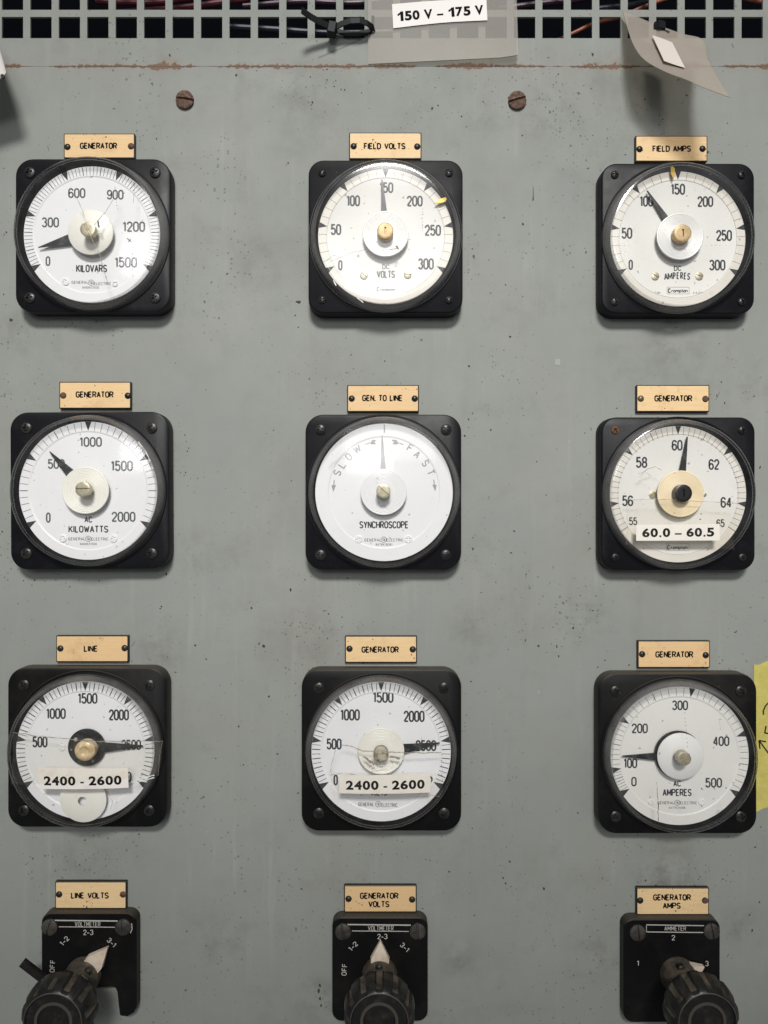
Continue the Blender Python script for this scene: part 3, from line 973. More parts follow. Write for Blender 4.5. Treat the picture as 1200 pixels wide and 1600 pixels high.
    mb.lathe(hu, hv, [(hr, hp - .0010), (hr, hp - .0002), (hr - .0003, hp + .0001), (.0006, hp + .0002)], 72, 0, True, False, True)
    if spec.get('hub_detail'):
        for x, y, rr in ((.6, .05, .10), (-.55, .45, .10), (-.8, -.1, .06), (.35, -.7, .08)):
            mb.lathe(hu + hr * x, hv + hr * y, [(hr * rr, hp), (hr * rr, hp + .0009), (hr * rr * .3, hp + .0010)], 14, 1, True, False, True)
    mb.build('pointer', [M[spec.get('needle', 'needle')], M['dirty_knob']], t, org)
    # --- hub disc
    kd = S / 4 * (D - H_DISC) / D
    if spec.get('disc'):
        zx, zy, zr = spec['disc_at']
        p = Z(zx, zy, H_DISC)
        r = zr * kd
        mb = MB()
        prof = [(r, H_DISC - .0010), (r, H_DISC - .0002), (r - .0002, H_DISC)]
        if spec.get('grooves'):
            n = spec['grooves']
            q0, q1 = r * .93, r * .48
            for i in range(n):
                rr = q0 + (q1 - q0) * i / n
                st = (q0 - q1) / n
                prof += [(rr, H_DISC), (rr - st * .25, H_DISC - .00022), (rr - st * .5, H_DISC), (rr - st * .7, H_DISC)]
        prof += [(.0008, H_DISC)]
        mb.lathe(p[0], p[1], prof, 96, 0, True, False, True)
        mb.build('hub_disc', M[spec['disc']], t, org, 60)
    # --- zero adjuster through the cover
    if 'knob' in spec:
        zx, zy, zr, mk, kind = spec['knob']
        hk = cover_h(0, dome) + .0012
        p = Z(zx, zy, hk); r = zr * S / 4 * (D - hk) / D
        mb = MB()
        if kind == 'slot':
            rec = slot_rec(.13, .0009, radians(spec.get('slot', 0)))
            mb.head(p[0], p[1], r, hk, lambda q: .0004 - .0003 * q ** 6, rec, 18, 64, rim=.004)
        elif kind == 'socket':
            rec = lambda x, y: .0012 if abs(x) < .09 and abs(y) < .42 else 0
            mb.head(p[0], p[1], r, hk, lambda q: .0006 - .0004 * q ** 8, rec, 18, 72, rim=.004)
        else:
            rec = lambda x, y: .0016 * max(0, 1 - (x * x + y * y) * 4.5) ** .5 if x * x + y * y < .22 else 0
            mb.head(p[0], p[1], r, hk - .003, lambda q: .0030 * sqrt(max(0, 1 - .85 * q ** 3)), rec, 18, 48, rim=.003)
        mb.build('zero_adjuster', M[mk], t, org, 25)
    # limit marker
    if 'marker' in spec:
        aa = radians(spec['marker'])
        mk_ = radians(spec.get('marker_tilt', 0))
        hm = H_DIAL + .0030
        rt = RD * .86; ro = RD * 1.04
        cx, cy = du + cos(aa) * rt, dv + sin(aa) * rt
        d_ = aa + mk_
        ca, sa = cos(d_), sin(d_)
        ln = RD * .19
        pts = [(0, 0), (ln * .45, -.0016), (ln * .85, -.0017), (ln, -.0003), (ln * .95, .0010), (ln * .5, .0012)]
        mb = MB(); mb.quad([(cx + x * ca - y * sa, cy + x * sa + y * ca, hm) for x, y in pts], .0006)
        mb.build('limit_marker', M['gold'], t, org)
    # --- clear cover: closed shell with side wall and front
    mb = MB()
    th = .0013
    lip = .0016
    side = [(RB, H_BEZ + .0004), (RB - .0002, H_BEZ + .0012), (RC, H_COV - lip * .9)]
    corner = [(RC - .0006, H_COV - .0008), (RC - .0012, H_COV - .0002)]
    hc = lambda r: cover_h(r, dome) - dome * (1 - (RC / .052) ** 2) * 0
    fr = [(RC * q, cover_h(RC * q, dome)) for q in (.955, .9, .8, .65, .5, .35, .2, .1)]
    mb.lathe(du, dv, side + corner, 128, 1, True)
    mb.lathe(du, dv, [corner[-1]] + fr + [(.0004, cover_h(0, dome))], 128, 0, True, False, True)
    inn = [(r - th * .9, h) for r, h in side[:2]] + [(RC - th, H_COV - .0024), (RC - th - .0010, H_COV - .0015)]
    mb.lathe(du, dv, inn, 128, 1, True)
    cmats = [M['cover'], M['cover_wall']]
    # cracks and scratches are marks in the cover itself
    for n_, (pts, wd, mk) in enumerate(spec.get('cracks', [])):
        if M[mk] not in cmats: cmats.append(M[mk])
        q = []
        for i in range(len(pts) - 1):
            n = max(2, int(hypot(pts[i + 1][0] - pts[i][0], pts[i + 1][1] - pts[i][1]) / 14))
            for j in range(n):
                f = j / n
                q.append((pts[i][0] + (pts[i + 1][0] - pts[i][0]) * f + R.gauss(0, 1.2), pts[i][1] + (pts[i + 1][1] - pts[i][1]) * f + R.gauss(0, 1.2)))
        q.append(pts[-1])
        P = [Z(x, y, H_COV + .002)[:2] for x, y in q]
        ww = [wd * S / 4 * R.uniform(.35, 1.3) for _ in P]
        mb.ribbon(P, ww, .0001 + .00001 * (n_ % 5), False, cmats.index(M[mk]), lambda x, y: cover_h(min(hypot(x - du, y - dv), RC - .001), dome))
    cov = mb.build('clear_cover', cmats, t, org, 30)
    spec['du'], spec['dv'], spec['dome'], spec['t'], spec['RC'] = du, dv, dome, t, RC
    return t


def dashes(x0, y0, x1, y1, n, w=3, mk='crack_dark'):
    out = []
    for i in range(n):
        f = (i + R.uniform(.1, .5)) / n
        g = f + R.uniform(.15, .5) / n
        out.append(([(x0 + (x1 - x0) * f + R.gauss(0, 2), y0 + (y1 - y0) * f), (x0 + (x1 - x0) * g + R.gauss(0, 2), y0 + (y1 - y0) * g)], w, mk))
    return out


def specklist(n, mk='crack_dark', w=4, seed=1, box=(260, 300, 900, 1080)):
    r = random.Random(seed)
    out = []
    for _ in range(n):
        x, y = r.uniform(box[0], box[2]), r.uniform(box[1], box[3])
        out.append(([(x, y), (x + r.gauss(0, 4), y + r.gauss(0, 5))], w * r.uniform(.5, 1.3), mk))
    return out


def sweep(a, b, n): return [a + (b - a) * i / n for i in range(n + 1)]


GE_MARK = lambda gx, gy, lx, ly, ex, ey, sx, sy, s, w=105, h=19: dict(
    small=[('GENERAL', gx, gy, w, h), ('ELECTRIC', ex, ey, w, h)] + ([(s, sx, sy, 104, 14)] if s else []), emblem=[(lx, ly, 17)])

SP = []
SP.append(dict(make='a', o=(0, 190), front=(23.5, 247.5, 266, 488), label='kilovars meter scaled 0 to 1500 with a cracked cover', dial_at=(574, 706), major=sweep(210, -30, 5), sub=15, every=5,
               nums=[('600', 480, 447, 108, 63), ('900', 720, 457, 105, 62), ('300', 315, 630, 108, 64), ('1200', 837, 657, 140, 66), ('0', 300, 872, 30, 62), ('1500', 787, 880, 140, 66)],
               words=[('KILOVARS', 573, 918, 195, 48)], screws=[(410, 1002, 23, '+', 'dial'), (720, 1014, 18, '+', 'dial')],
               tip=(240, 787), hub_r=108, disc='cream', disc_at=(565, 690, 141), knob=(547, 672, 46, 'nickel', 'slot'), slot=-62, word_ink='ink',
               cracks=[([(485, 480), (520, 555), (548, 630)], 3, 'crack'), ([(715, 490), (670, 570), (595, 660)], 4, 'crack'), ([(580, 735), (625, 820), (650, 920), (675, 1020)], 4, 'crack'),
                       ([(835, 375), (838, 430), (835, 510)], 2.5, 'crack_dark'), ([(722, 410), (727, 470), (732, 500)], 2.5, 'crack_dark'), ([(620, 625), (628, 670)], 9, 'crack_dark'), ([(800, 735), (825, 755)], 5, 'crack_dark'), ([(822, 735), (806, 757)], 4, 'crack_dark')]
               + dashes(628, 680, 630, 760, 4) + dashes(730, 500, 740, 560, 3) + dashes(830, 780, 826, 980, 6, 2), **GE_MARK(500, 1005, 570, 1007, 641, 1013, 567, 1037, '6460K37020')))
SP.append(dict(make='b', o=(450, 190), front=(481, 249, 724, 490), label='DC volts meter under the FIELD VOLTS plate with a gold marker past 200', dial_at=(610, 719), rd=105.5, rc=118, ring=.865, major=sweep(210, -30, 6), sub=5, minor_ink='ink_thin', tick=.00022,
               nums=[('50', 300, 675, 66, 70), ('100', 408, 495, 85, 70), ('150', 615, 413, 87, 68), ('200', 792, 497, 100, 68), ('250', 905, 680, 103, 70), ('300', 862, 890, 100, 72), ('0', 327, 898, 28, 65)],
               words=[('DC', 612, 907, 46, 30), ('VOLTS', 612, 955, 115, 48)], word_ink='ink_thin', screws=[(475, 963, 24, '-', 'nickel'), (748, 958, 24, '-', 'nickel')],
               logo_box=[(615, 1048, 130, 42)], small=[('010 1', 430, 1062, 40, 13), ('4 C 20 20', 750, 1062, 80, 13)], mark_ink='ink_thin',
               tip=(587, 362), tip_w=8, needle_w=36, needle_base=150, hub_r=120, disc='silver', disc_at=(610, 700, 143), grooves=9, knob=(608, 682, 52, 'brass', 'socket'), marker=33.2, marker_tilt=-12,
               cracks=dashes(840, 510, 843, 690, 9, 3) + [([(260, 872), (400, 815), (490, 795)], 2, 'crack'), ([(585, 800), (660, 795), (690, 785)], 5, 'crack'), ([(680, 775), (690, 795)], 12, 'crack_dark'), ([(240, 860), (280, 830), (330, 845)], 1.6, 'crack')] + specklist(10, seed=3)
               + [([(430, 1095), (450, 1110), (470, 1128)], 5, 'crack_pale'), ([(280, 985), (300, 1020)], 6, 'crack_pale')]))
SP.append(dict(make='b', o=(900, 190), front=(939, 254, 1180, 491), label='DC amperes meter under the FIELD AMPS plate with a gold marker near 150', dial_at=(637, 733), rd=105.5, rc=117, ring=.865, major=sweep(210, -30, 6), sub=5, minor_ink='ink_thin', tick=.00022,
               nums=[('0', 342, 895, 28, 65), ('50', 318, 698, 68, 70), ('100', 440, 498, 85, 68), ('150', 637, 423, 90, 70), ('200', 808, 500, 100, 68), ('250', 925, 712, 100, 70), ('300', 883, 897, 102, 68)],
               words=[('DC', 635, 917, 46, 32)], turned=[('A', 562, 969, 26, 44, 6), ('M', 588, 966, 30, 44, 4), ('P', 614, 964, 18, 44, 2), ('E', 637, 963, 17, 44, 0), ('R', 660, 963, 19, 44, -2), ('E', 682, 965, 17, 44, -4), ('S', 704, 968, 19, 44, -6)],
               screws=[(495, 967, 24, '-', 'nickel'), (770, 967, 24, '-', 'nickel')], logo_box=[(638, 1056, 138, 42)], small=[('PF.7.99', 497, 1070, 58, 12), ('4.2.20050', 775, 1070, 90, 12)], mark_ink='ink',
               tip=(444, 432), tip_w=8, needle_w=36, needle_base=150, hub_r=120, disc='silver', disc_at=(652, 716, 146), grooves=9, knob=(667, 697, 54, 'brass', 'socket'), marker=96.2, marker_tilt=0,
               cracks=dashes(275, 770, 350, 772, 5, 3, 'crack') + dashes(735, 768, 990, 772, 8, 2, 'crack') + specklist(9, seed=5) + dashes(525, 330, 545, 370, 4, 3)))
SP.append(dict(make='a', o=(0, 580), front=(15.5, 643.5, 263.5, 890), rot=.3, label='AC kilowatts meter scaled 0 to 2000', dial_at=(551, 747), rd=108, major=sweep(210, -30, 4), sub=10, every=5,
               nums=[('0', 302, 915, 30, 65), ('500', 352, 580, 107, 62), ('1000', 567, 442, 140, 62), ('1500', 762, 592, 138, 66), ('2000', 772, 910, 150, 64)],
               words=[('AC', 553, 927, 50, 40), ('KILOWATTS', 553, 987, 250, 44)], screws=[(394, 1045, 24, '+', 'dial'), (712, 1047, 24, '+', 'dial')],
               tip=(310, 502), hub_r=112, disc='cream', grooves=7, disc_at=(532, 745, 147), knob=(516, 738, 46, 'nickel', 'slot'), slot=2,
               cracks=[([(860, 440), (900, 490), (935, 560)], 5, 'crack_pale'), ([(930, 580), (940, 600)], 8, 'crack_dark')] + dashes(760, 380, 960, 620, 9, 4, 'crack_pale') + specklist(6, seed=8), **GE_MARK(480, 1048, 552, 1048, 624, 1049, 553, 1080, '6460K37020')))
arrow_l = [[(478, 462), (482, 455), (520, 443), (524, 430), (552, 430), (540, 443), (552, 456), (520, 458), (516, 449)]]
arrow_r = [[(724, 462), (720, 455), (684, 443), (680, 430), (650, 428), (662, 443), (652, 456), (684, 458), (688, 449)]]
down_l = [[(286, 680), (292, 680), (290, 712), (300, 712), (283, 755), (271, 712), (283, 712)]]
down_r = [[(908, 678), (914, 678), (918, 710), (929, 710), (921, 752), (902, 710), (911, 710)]]
SP.append(dict(make='a', o=(450, 580), front=(477, 647.5, 721, 891), label='synchroscope with SLOW and FAST arrows on a white dial', dial_at=(600, 757), rd=107.5, ring=.80,
               nums=[], words=[('SYNCHROSCOPE', 600, 960, 308, 46)], turned=[],
               screws=[(442, 1051, 25, '+', 'dial'), (752, 1050, 25, '+', 'dial')],
               tip=(588, 398), needle='needle_grey', needle_w=36, needle_base=130, hub_r=120, tip_w=4, disc='dial', grooves=8, disc_at=(598, 755, 144), knob=(596, 750, 44, 'nickel', 'slot'), slot=-42,
               cracks=specklist(6, seed=11, box=(380, 330, 850, 900)) + [([(545, 600), (552, 680)], 1.5, 'crack_pale'), ([(250, 540), (350, 450), (450, 400)], 4, 'crack_pale')], **GE_MARK(530, 1055, 598, 1053, 668, 1055, 600, 1083, '8476K18081')))
SP.append(dict(make='b', o=(900, 580), front=(939, 651, 1181, 892), label='frequency meter scaled 55 to 65 with a black centre knob', dial_at=(638, 769), rd=106.5, rc=118, ring=.875, rusty=0,
               major=[213, 188.5, 139.3, 90, 40.7, -8.5, -33], line_major=(0, 6), sub=[5, 10, 10, 10, 10, 5], every=5, tick=.00022,
               nums=[('60', 632, 463, 68, 68), ('58', 410, 570, 72, 70), ('62', 862, 583, 68, 68), ('56', 323, 810, 70, 68), ('64', 938, 820, 70, 68), ('55', 357, 938, 52, 50), ('65', 903, 950, 52, 50)],
               logo_box=[(635, 1100, 143, 44)], screws=[(478, 772, 23, '-', 'nickel'), (803, 771, 12, '-', 'nickel')], small=[('1518', 320, 1018, 26, 16)], mark_ink='ink_thin',
               tip=(695, 410), tip_w=8, needle_w=42, needle_base=150, hub_r=110, disc='cream_yellow', disc_at=(655, 766, 146), grooves=11, knob=(671, 762, 54, 'black', 'socket'),
               cracks=specklist(9, seed=13) + [([(400, 660), (450, 610), (500, 598), (540, 620)], 3, 'crack'), ([(390, 645), (430, 625), (470, 655)], 2, 'crack')]))
SP.append(dict(make='a', o=(0, 980), front=(11.5, 1043.5, 260, 1293), case='dusty', label='AC volts meter under the LINE plate with an exposed black hub', dial_at=(533, 772), rd=108, major=sweep(210, -30, 6), sub=10, every=2, tick=.00036,
               nums=[('500', 250, 717, 95, 70), ('1000', 350, 540, 123, 68), ('1500', 548, 445, 123, 68), ('2000', 743, 548, 127, 70), ('2500', 820, 735, 125, 65), ('0', 262, 930, 30, 66), ('3000', 760, 935, 125, 65)],
               words=[], screws=[(388, 752, 20, '-', 'dial')], hub_at=(540, 752), hub_detail=True,
               tip=(893, 742), tip_w=8, pivot=(540, 755), needle_w=62, needle_base=122, hub_r=116, knob=(523, 778, 64, 'old_cream', 'dome'),
               cracks=specklist(7, seed=17) + [([(820, 970), (880, 950), (960, 930)], 7, 'crack_pale'), ([(820, 995), (870, 970), (960, 945)], 5, 'crack_pale'), ([(690, 1060), (705, 1090), (690, 1140)], 2, 'crack')]))
SP.append(dict(make='a', o=(450, 980), front=(471, 1046, 721, 1299), case='dusty', label='AC volts meter in the middle column with a crack across its cover', dial_at=(582, 778), rd=109, major=sweep(210, -30, 6), sub=10, every=2, tick=.00036,
               nums=[('500', 288, 730, 95, 70), ('1000', 388, 548, 123, 72), ('1500', 595, 438, 130, 70), ('2000', 788, 557, 132, 72), ('2500', 862, 740, 130, 70), ('0', 298, 955, 28, 68), ('3000', 840, 965, 130, 70)],
               words=[('VOLTS', 567, 1035, 105, 36)], tip=(948, 723), tip_w=8, needle_w=62, needle_base=140, hub_r=112, disc='cream', grooves=7, disc_at=(582, 776, 145), knob=(581, 797, 47, 'dirty_knob', 'slot'), slot=0,
               cracks=[([(335, 730), (400, 740), (470, 768), (560, 770), (740, 778), (960, 785)], 5, 'crack'), ([(300, 762), (270, 860), (262, 920)], 2.5, 'crack'), ([(500, 880), (530, 865), (620, 850)], 5, 'crack_pale'), ([(470, 800), (540, 850)], 16, 'crack'), ([(640, 800), (700, 815)], 12, 'crack')]
               + dashes(960, 790, 965, 1000, 7, 3, 'crack_dark') + specklist(6, seed=23, box=(480, 790, 700, 880)) + specklist(6, seed=24), **GE_MARK(488, 1107, 563, 1106, 634, 1112, 0, 0, '', 100, 24)))
SP.append(dict(make='a', o=(900, 980), front=(935.5, 1052.5, 1183, 1303), case='dusty', label='AC amperes meter scaled 0 to 500 beside the yellow tape', dial_at=(648, 805), rd=108, major=[213, 192, 147.5, 79.5, 19, -33.5], sub=[8, 10, 10, 10, 10], every=5, tick=.00026,
               nums=[('0', 362, 965, 34, 60), ('100', 340, 850, 85, 62), ('200', 398, 632, 102, 62), ('300', 650, 488, 100, 62), ('400', 907, 712, 103, 62), ('500', 860, 972, 105, 62)],
               words=[('AC', 632, 977, 48, 38), ('AMPERES', 632, 1033, 182, 46)], screws=[(470, 1092, 18, '+', 'dial'), (787, 1092, 20, '+', 'dial')],
               tip=(288, 805), hub_r=147, hub_at=(640, 796), warm=True, needle_base=140, needle_w=52, disc='cream_white', disc_at=(655, 808, 145), knob=(677, 822, 43, 'nickel', 'slot'), slot=22,
               cracks=[([(500, 965), (503, 1010), (507, 1080)], 2.5, 'crack_dark'), ([(510, 1090), (514, 1150), (518, 1215)], 4, 'crack_dark'), ([(775, 1000), (785, 1010)], 6, 'crack_dark'), ([(920, 1130), (935, 1115)], 9, 'crack_pale')] + dashes(675, 525, 688, 750, 9, 3) + dashes(895, 570, 897, 640, 5, 2) + specklist(7, seed=31),
               **GE_MARK(562, 1097, 632, 1097, 703, 1098, 632, 1128, '6477K24006')))
m = M['cream_white'] = dial_mat('white_hub_disc', (.81, .80, .77), (.76, .75, .72), .3)
for s in SP: meter(s)

# synchroscope lettering that follows the dial's edge (parts of its dial)
sp = SP[4]
dialo = [c for c in sp['t'].children if c.name.startswith('dial') and not c.name.startswith('dial_screw')][0]
mb = MB()
hin = H_DIAL - .00045
k = S / 4 * (D - hin) / D
for ch, x, y in (('S', 308, 635), ('L', 338, 585), ('O', 379, 535), ('W', 433, 487), ('F', 764, 480), ('A', 808, 520), ('S', 860, 575), ('T', 893, 633)):
    p = Q(450 + x / 4, 580 + y / 4, hin)
    a = atan2(p[1] - sp['dv'], p[0] - sp['du']) - pi / 2
    text(mb, ch, p[0], p[1], 46 * k if ch == 'W' else 33 * k, 50 * k, hin + .00008, 7.6 * k, a)
for poly in arrow_l + arrow_r + down_l + down_r:
    mb.face(tuple(mb.vert(*Q(450 + x / 4, 580 + y / 4, hin + .0001)) for x, y in poly))
p0 = Q(600.5, 663.5, hin); p1 = Q(600.5, 676.5, hin)
mb.ribbon([p0[:2], p1[:2]], .0008, H_DIAL + .0001)
o0 = sp['t'].location
mb.build('direction_lettering', M['glare_ink'], dialo, (o0.x, o0.z, 0))

# ------------------------------------------------------------------ labels and tapes on the covers


def on_cover(sp, lift):
    return lambda x, y: cover_h(min(hypot(x - sp['du'], y - sp['dv']), .056), sp['dome']) + lift


def sheet(mb, quad, nx, ny, hf, th, mi=0, jag=0.0):
    """curved sheet over a pixel quad (tl, tr, br, bl), following height hf"""
    top = []
    for j in range(ny + 1):
        row = []
        for i in range(nx + 1):
            f, g = i / nx, j / ny
            x = (quad[0][0] * (1 - f) + quad[1][0] * f) * (1 - g) + (quad[3][0] * (1 - f) + quad[2][0] * f) * g
            y = (quad[0][1] * (1 - f) + quad[1][1] * f) * (1 - g) + (quad[3][1] * (1 - f) + quad[2][1] * f) * g
            if jag and (i in (0, nx)): x += R.gauss(0, jag)
            p = Q(x, y, .0235)
            row.append((p[0], p[1], hf(p[0], p[1])))
        top.append(row)
    n = nx + 1
    ids = [[mb.vert(*p) for p in r] for r in top]
    idb = [[mb.vert(p[0], p[1], p[2] - th) for p in r] for r in top]
    for j in range(ny):
        for i in range(nx):
            mb.face((ids[j][i], ids[j + 1][i], ids[j + 1][i + 1], ids[j][i + 1]), mi, True)
            mb.face((idb[j][i], idb[j][i + 1], idb[j + 1][i + 1], idb[j + 1][i]), mi, True)
    for i in range(nx):
        mb.face((ids[0][i], ids[0][i + 1], idb[0][i + 1], idb[0][i]), mi)
        mb.face((ids[ny][i], idb[ny][i], idb[ny][i + 1], ids[ny][i + 1]), mi)
    for j in range(ny):
        mb.face((ids[j][0], idb[j][0], idb[j + 1][0], ids[j + 1][0]), mi)
        mb.face((ids[j][nx], ids[j + 1][nx], idb[j + 1][nx], idb[j][nx]), mi)


FONT_CACHE = {}


def font_glyph(ch):
    """one heavy sans glyph from Blender's built-in font as (points, faces) in a unit box"""
    if ch in FONT_CACHE: return FONT_CACHE[ch]
    if ch == '1':
        P = [(.50, 0), (.92, 0), (.92, 1), (.60, 1), (.36, .83), (.10, .74), (.10, .55), (.32, .60), (.50, .71)]
        FONT_CACHE[ch] = (P, [tuple(range(len(P)))])
        return FONT_CACHE[ch]
    cu = bpy.data.curves.new('lettering_curve', 'FONT')
    cu.body = ch
    cu.offset = .040
    cu.resolution_u = 6
    ob = bpy.data.objects.new('lettering_curve', cu)
    COL.objects.link(ob)
    dg = bpy.context.evaluated_depsgraph_get()
    dg.update()
    me = bpy.data.meshes.new_from_object(ob.evaluated_get(dg))
    xs = [v.co.x for v in me.vertices]; ys = [v.co.y for v in me.vertices]
    x0, x1, y0, y1 = min(xs), max(xs), min(ys), max(ys)
    FONT_CACHE[ch] = ([((v.co.x - x0) / (x1 - x0), (v.co.y - y0) / (y1 - y0)) for v in me.vertices], [tuple(f.vertices) for f in me.polygons])
    bpy.data.objects.remove(ob)
    bpy.data.curves.remove(cu)
    bpy.data.meshes.remove(me)
    return FONT_CACHE[ch]


def bold(mb, s, cx, cy, w, h, hf, rot=0.0, hb=.0235):
    """heavy sans lettering fitted to a w x h pixel box (advance widths as on the printed labels)"""
    p = Q(cx, cy, hb)
    k = S * (D - hb) / D
    adv = {' ': .36, '-': .46, '~': .74, '.': .38, 'V': .93}
    tot = sum(adv.get(c, .78) for c in s)
    sx = w / tot
    x = -tot / 2
    ca, sa = cos(rot), sin(rot)
    for ch in s:
        a = adv.get(ch, .78)
        if ch in '-~.':
            b = {'-': (.06, .24, .40, .40), '~': (.04, .26, .68, .42), '.': (.10, 0, .28, .20)}[ch]
            pts, faces = [(b[0] / a, b[1]), (b[2] / a, b[1]), (b[2] / a, b[3]), (b[0] / a, b[3])], [(0, 1, 2, 3)]
            m0, mw = 0, 1
        elif ch == ' ':
            x += a; continue
        else:
            pts, faces = font_glyph(ch)
            m0, mw = .05, .90
        ids = []
        for gx, gy in pts:
            lx = (x + a * (m0 + mw * gx)) * sx * k
            ly = (gy - .5) * h * k
            u, v = p[0] + lx * ca - ly * sa, p[1] + lx * sa + ly * ca
            ids.append(mb.vert(u, v, hf(u, v)))
        for f in faces: mb.face(tuple(ids[i] for i in f))
        x += a


def paper_label(sp, quad, s, tx, label, paper):
    o = sp['o']
    q = [(o[0] + x / 4, o[1] + y / 4) for x, y in quad]
    cx = sum(p[0] for p in q) / 4; cy = sum(p[1] for p in q) / 4
    c = Q(cx, cy, .0235)
    t = thing('paper_label', label, 'label', c, 'printed labels stuck on meter covers')
    mb = MB(); sheet(mb, q, 16, 4, on_cover(sp, .00040), .0002)
    mb.build('paper_strip', M[paper], t, c)
    mb = MB()
    bold(mb, s, o[0] + tx[0] / 4, o[1] + tx[1] / 4, tx[2] / 4, tx[3] / 4, on_cover(sp, .00046), radians(tx[4]))
    mb.build('lettering', M['label_ink'], t, c)


paper_label(SP[5], [(378, 960), (900, 955), (900, 1058), (378, 1060)], '60.0 ~ 60.5', (640, 1008, 455, 56, .6), 'white paper label printed 60.0 – 60.5', 'paper')
paper_label(SP[6], [(248, 868), (805, 874), (807, 1000), (250, 1004)], '2400 - 2600', (525, 950, 486, 58, .3), 'paper label printed 2400 - 2600 on the LINE meter with the exposed hub', 'paper_warm')
paper_label(SP[7], [(318, 918), (888, 906), (891, 1030), (320, 1033)], '2400 - 2600', (608, 977, 495, 58, .6), 'paper label printed 2400 - 2600 on the cracked middle column meter', 'paper_warm')


def cover_tape(sp, quad, label, edges):
    o = sp['o']
    q = [(o[0] + x / 4, o[1] + y / 4) for x, y in quad]
    cx = sum(p[0] for p in q) / 4; cy = sum(p[1] for p in q) / 4
    c = Q(cx, cy, .0235)
    t = thing('clear_tape', label, 'tape', c, 'clear tapes over meter covers')
    mb = MB(); sheet(mb, q, 22, 6, on_cover(sp, .00062), .00006, 0, 1.2)
    mb.build('tape_strip', M['tape_clear'], t, c)
    mb = MB()
    for pts, wd in edges:
        P = []
        for i in range(len(pts) - 1):
            for j in range(8):
                f = j / 8
                P.append((pts[i][0] + (pts[i + 1][0] - pts[i][0]) * f + R.gauss(0, 1.5), pts[i][1] + (pts[i + 1][1] - pts[i][1]) * f + R.gauss(0, 2)))
        P.append(pts[-1])
        P = [Q(o[0] + x / 4, o[1] + y / 4, .0235)[:2] for x, y in P]
        mb.ribbon(P, [wd * S / 4 * R.uniform(.3, 1.4) for _ in P], 0, False, 0, on_cover(sp, .00072))
    mb.build('dirty_tape_edge', M['crack'], t, c)


cover_tape(SP[6], [(85, 658), (1012, 715), (985, 930), (75, 985)], 'clear tape holding the label on the LINE meter',
           [([(85, 658), (250, 675), (440, 688), (640, 703), (1012, 716)], 4), ([(1012, 716), (995, 800), (985, 930)], 1.6)])
cover_tape(SP[7], [(262, 895), (985, 905), (950, 1060), (270, 1045)], 'clear tape holding the label on the cracked middle meter',
           [([(262, 918), (300, 912), (420, 908)], 3), ([(880, 1040), (950, 1060)], 3)])
cover_tape(SP[5], [(320, 805), (1010, 812), (990, 1115), (320, 1085)], 'clear tape across the frequency meter over the 60.0 – 60.5 label',
           [([(320, 805), (480, 800), (640, 806), (1010, 828)], 2.5), ([(320, 805), (322, 930), (318, 1085)], 1.6)])

# fallen hub disc inside the LINE meter
mb = MB()
p = Q(129.75, 1249.5, .0182)
r = 145 * S / 4 * .965; hr_ = 28 * S / 4 * .965
hd = Q(128.5, 1252, .0182)
n = 72
outer = lambda h, rr: [(p[0] + rr * cos(2 * pi * i / n), p[1] + rr * sin(2 * pi * i / n), h + .0010 * sin(2 * pi * i / n)) for i in range(n)]
inner = lambda h, rr: [(hd[0] + rr * cos(2 * pi * i / n), hd[1] + rr * sin(2 * pi * i / n), h) for i in range(n)]
mb.loops([inner(.0174, hr_), outer(.0174, r), outer(.0182, r), outer(.0183, r - .0002), inner(.0183, hr_), inner(.0174, hr_)], 0, True)
o = mb.build('loose_disc', M['cream'], None, (p[0], p[1], .0174), 30)
tag(o, 'loose cream disc with a hole, fallen to the bottom of the LINE meter', 'disc')

# ------------------------------------------------------------------ selector switches


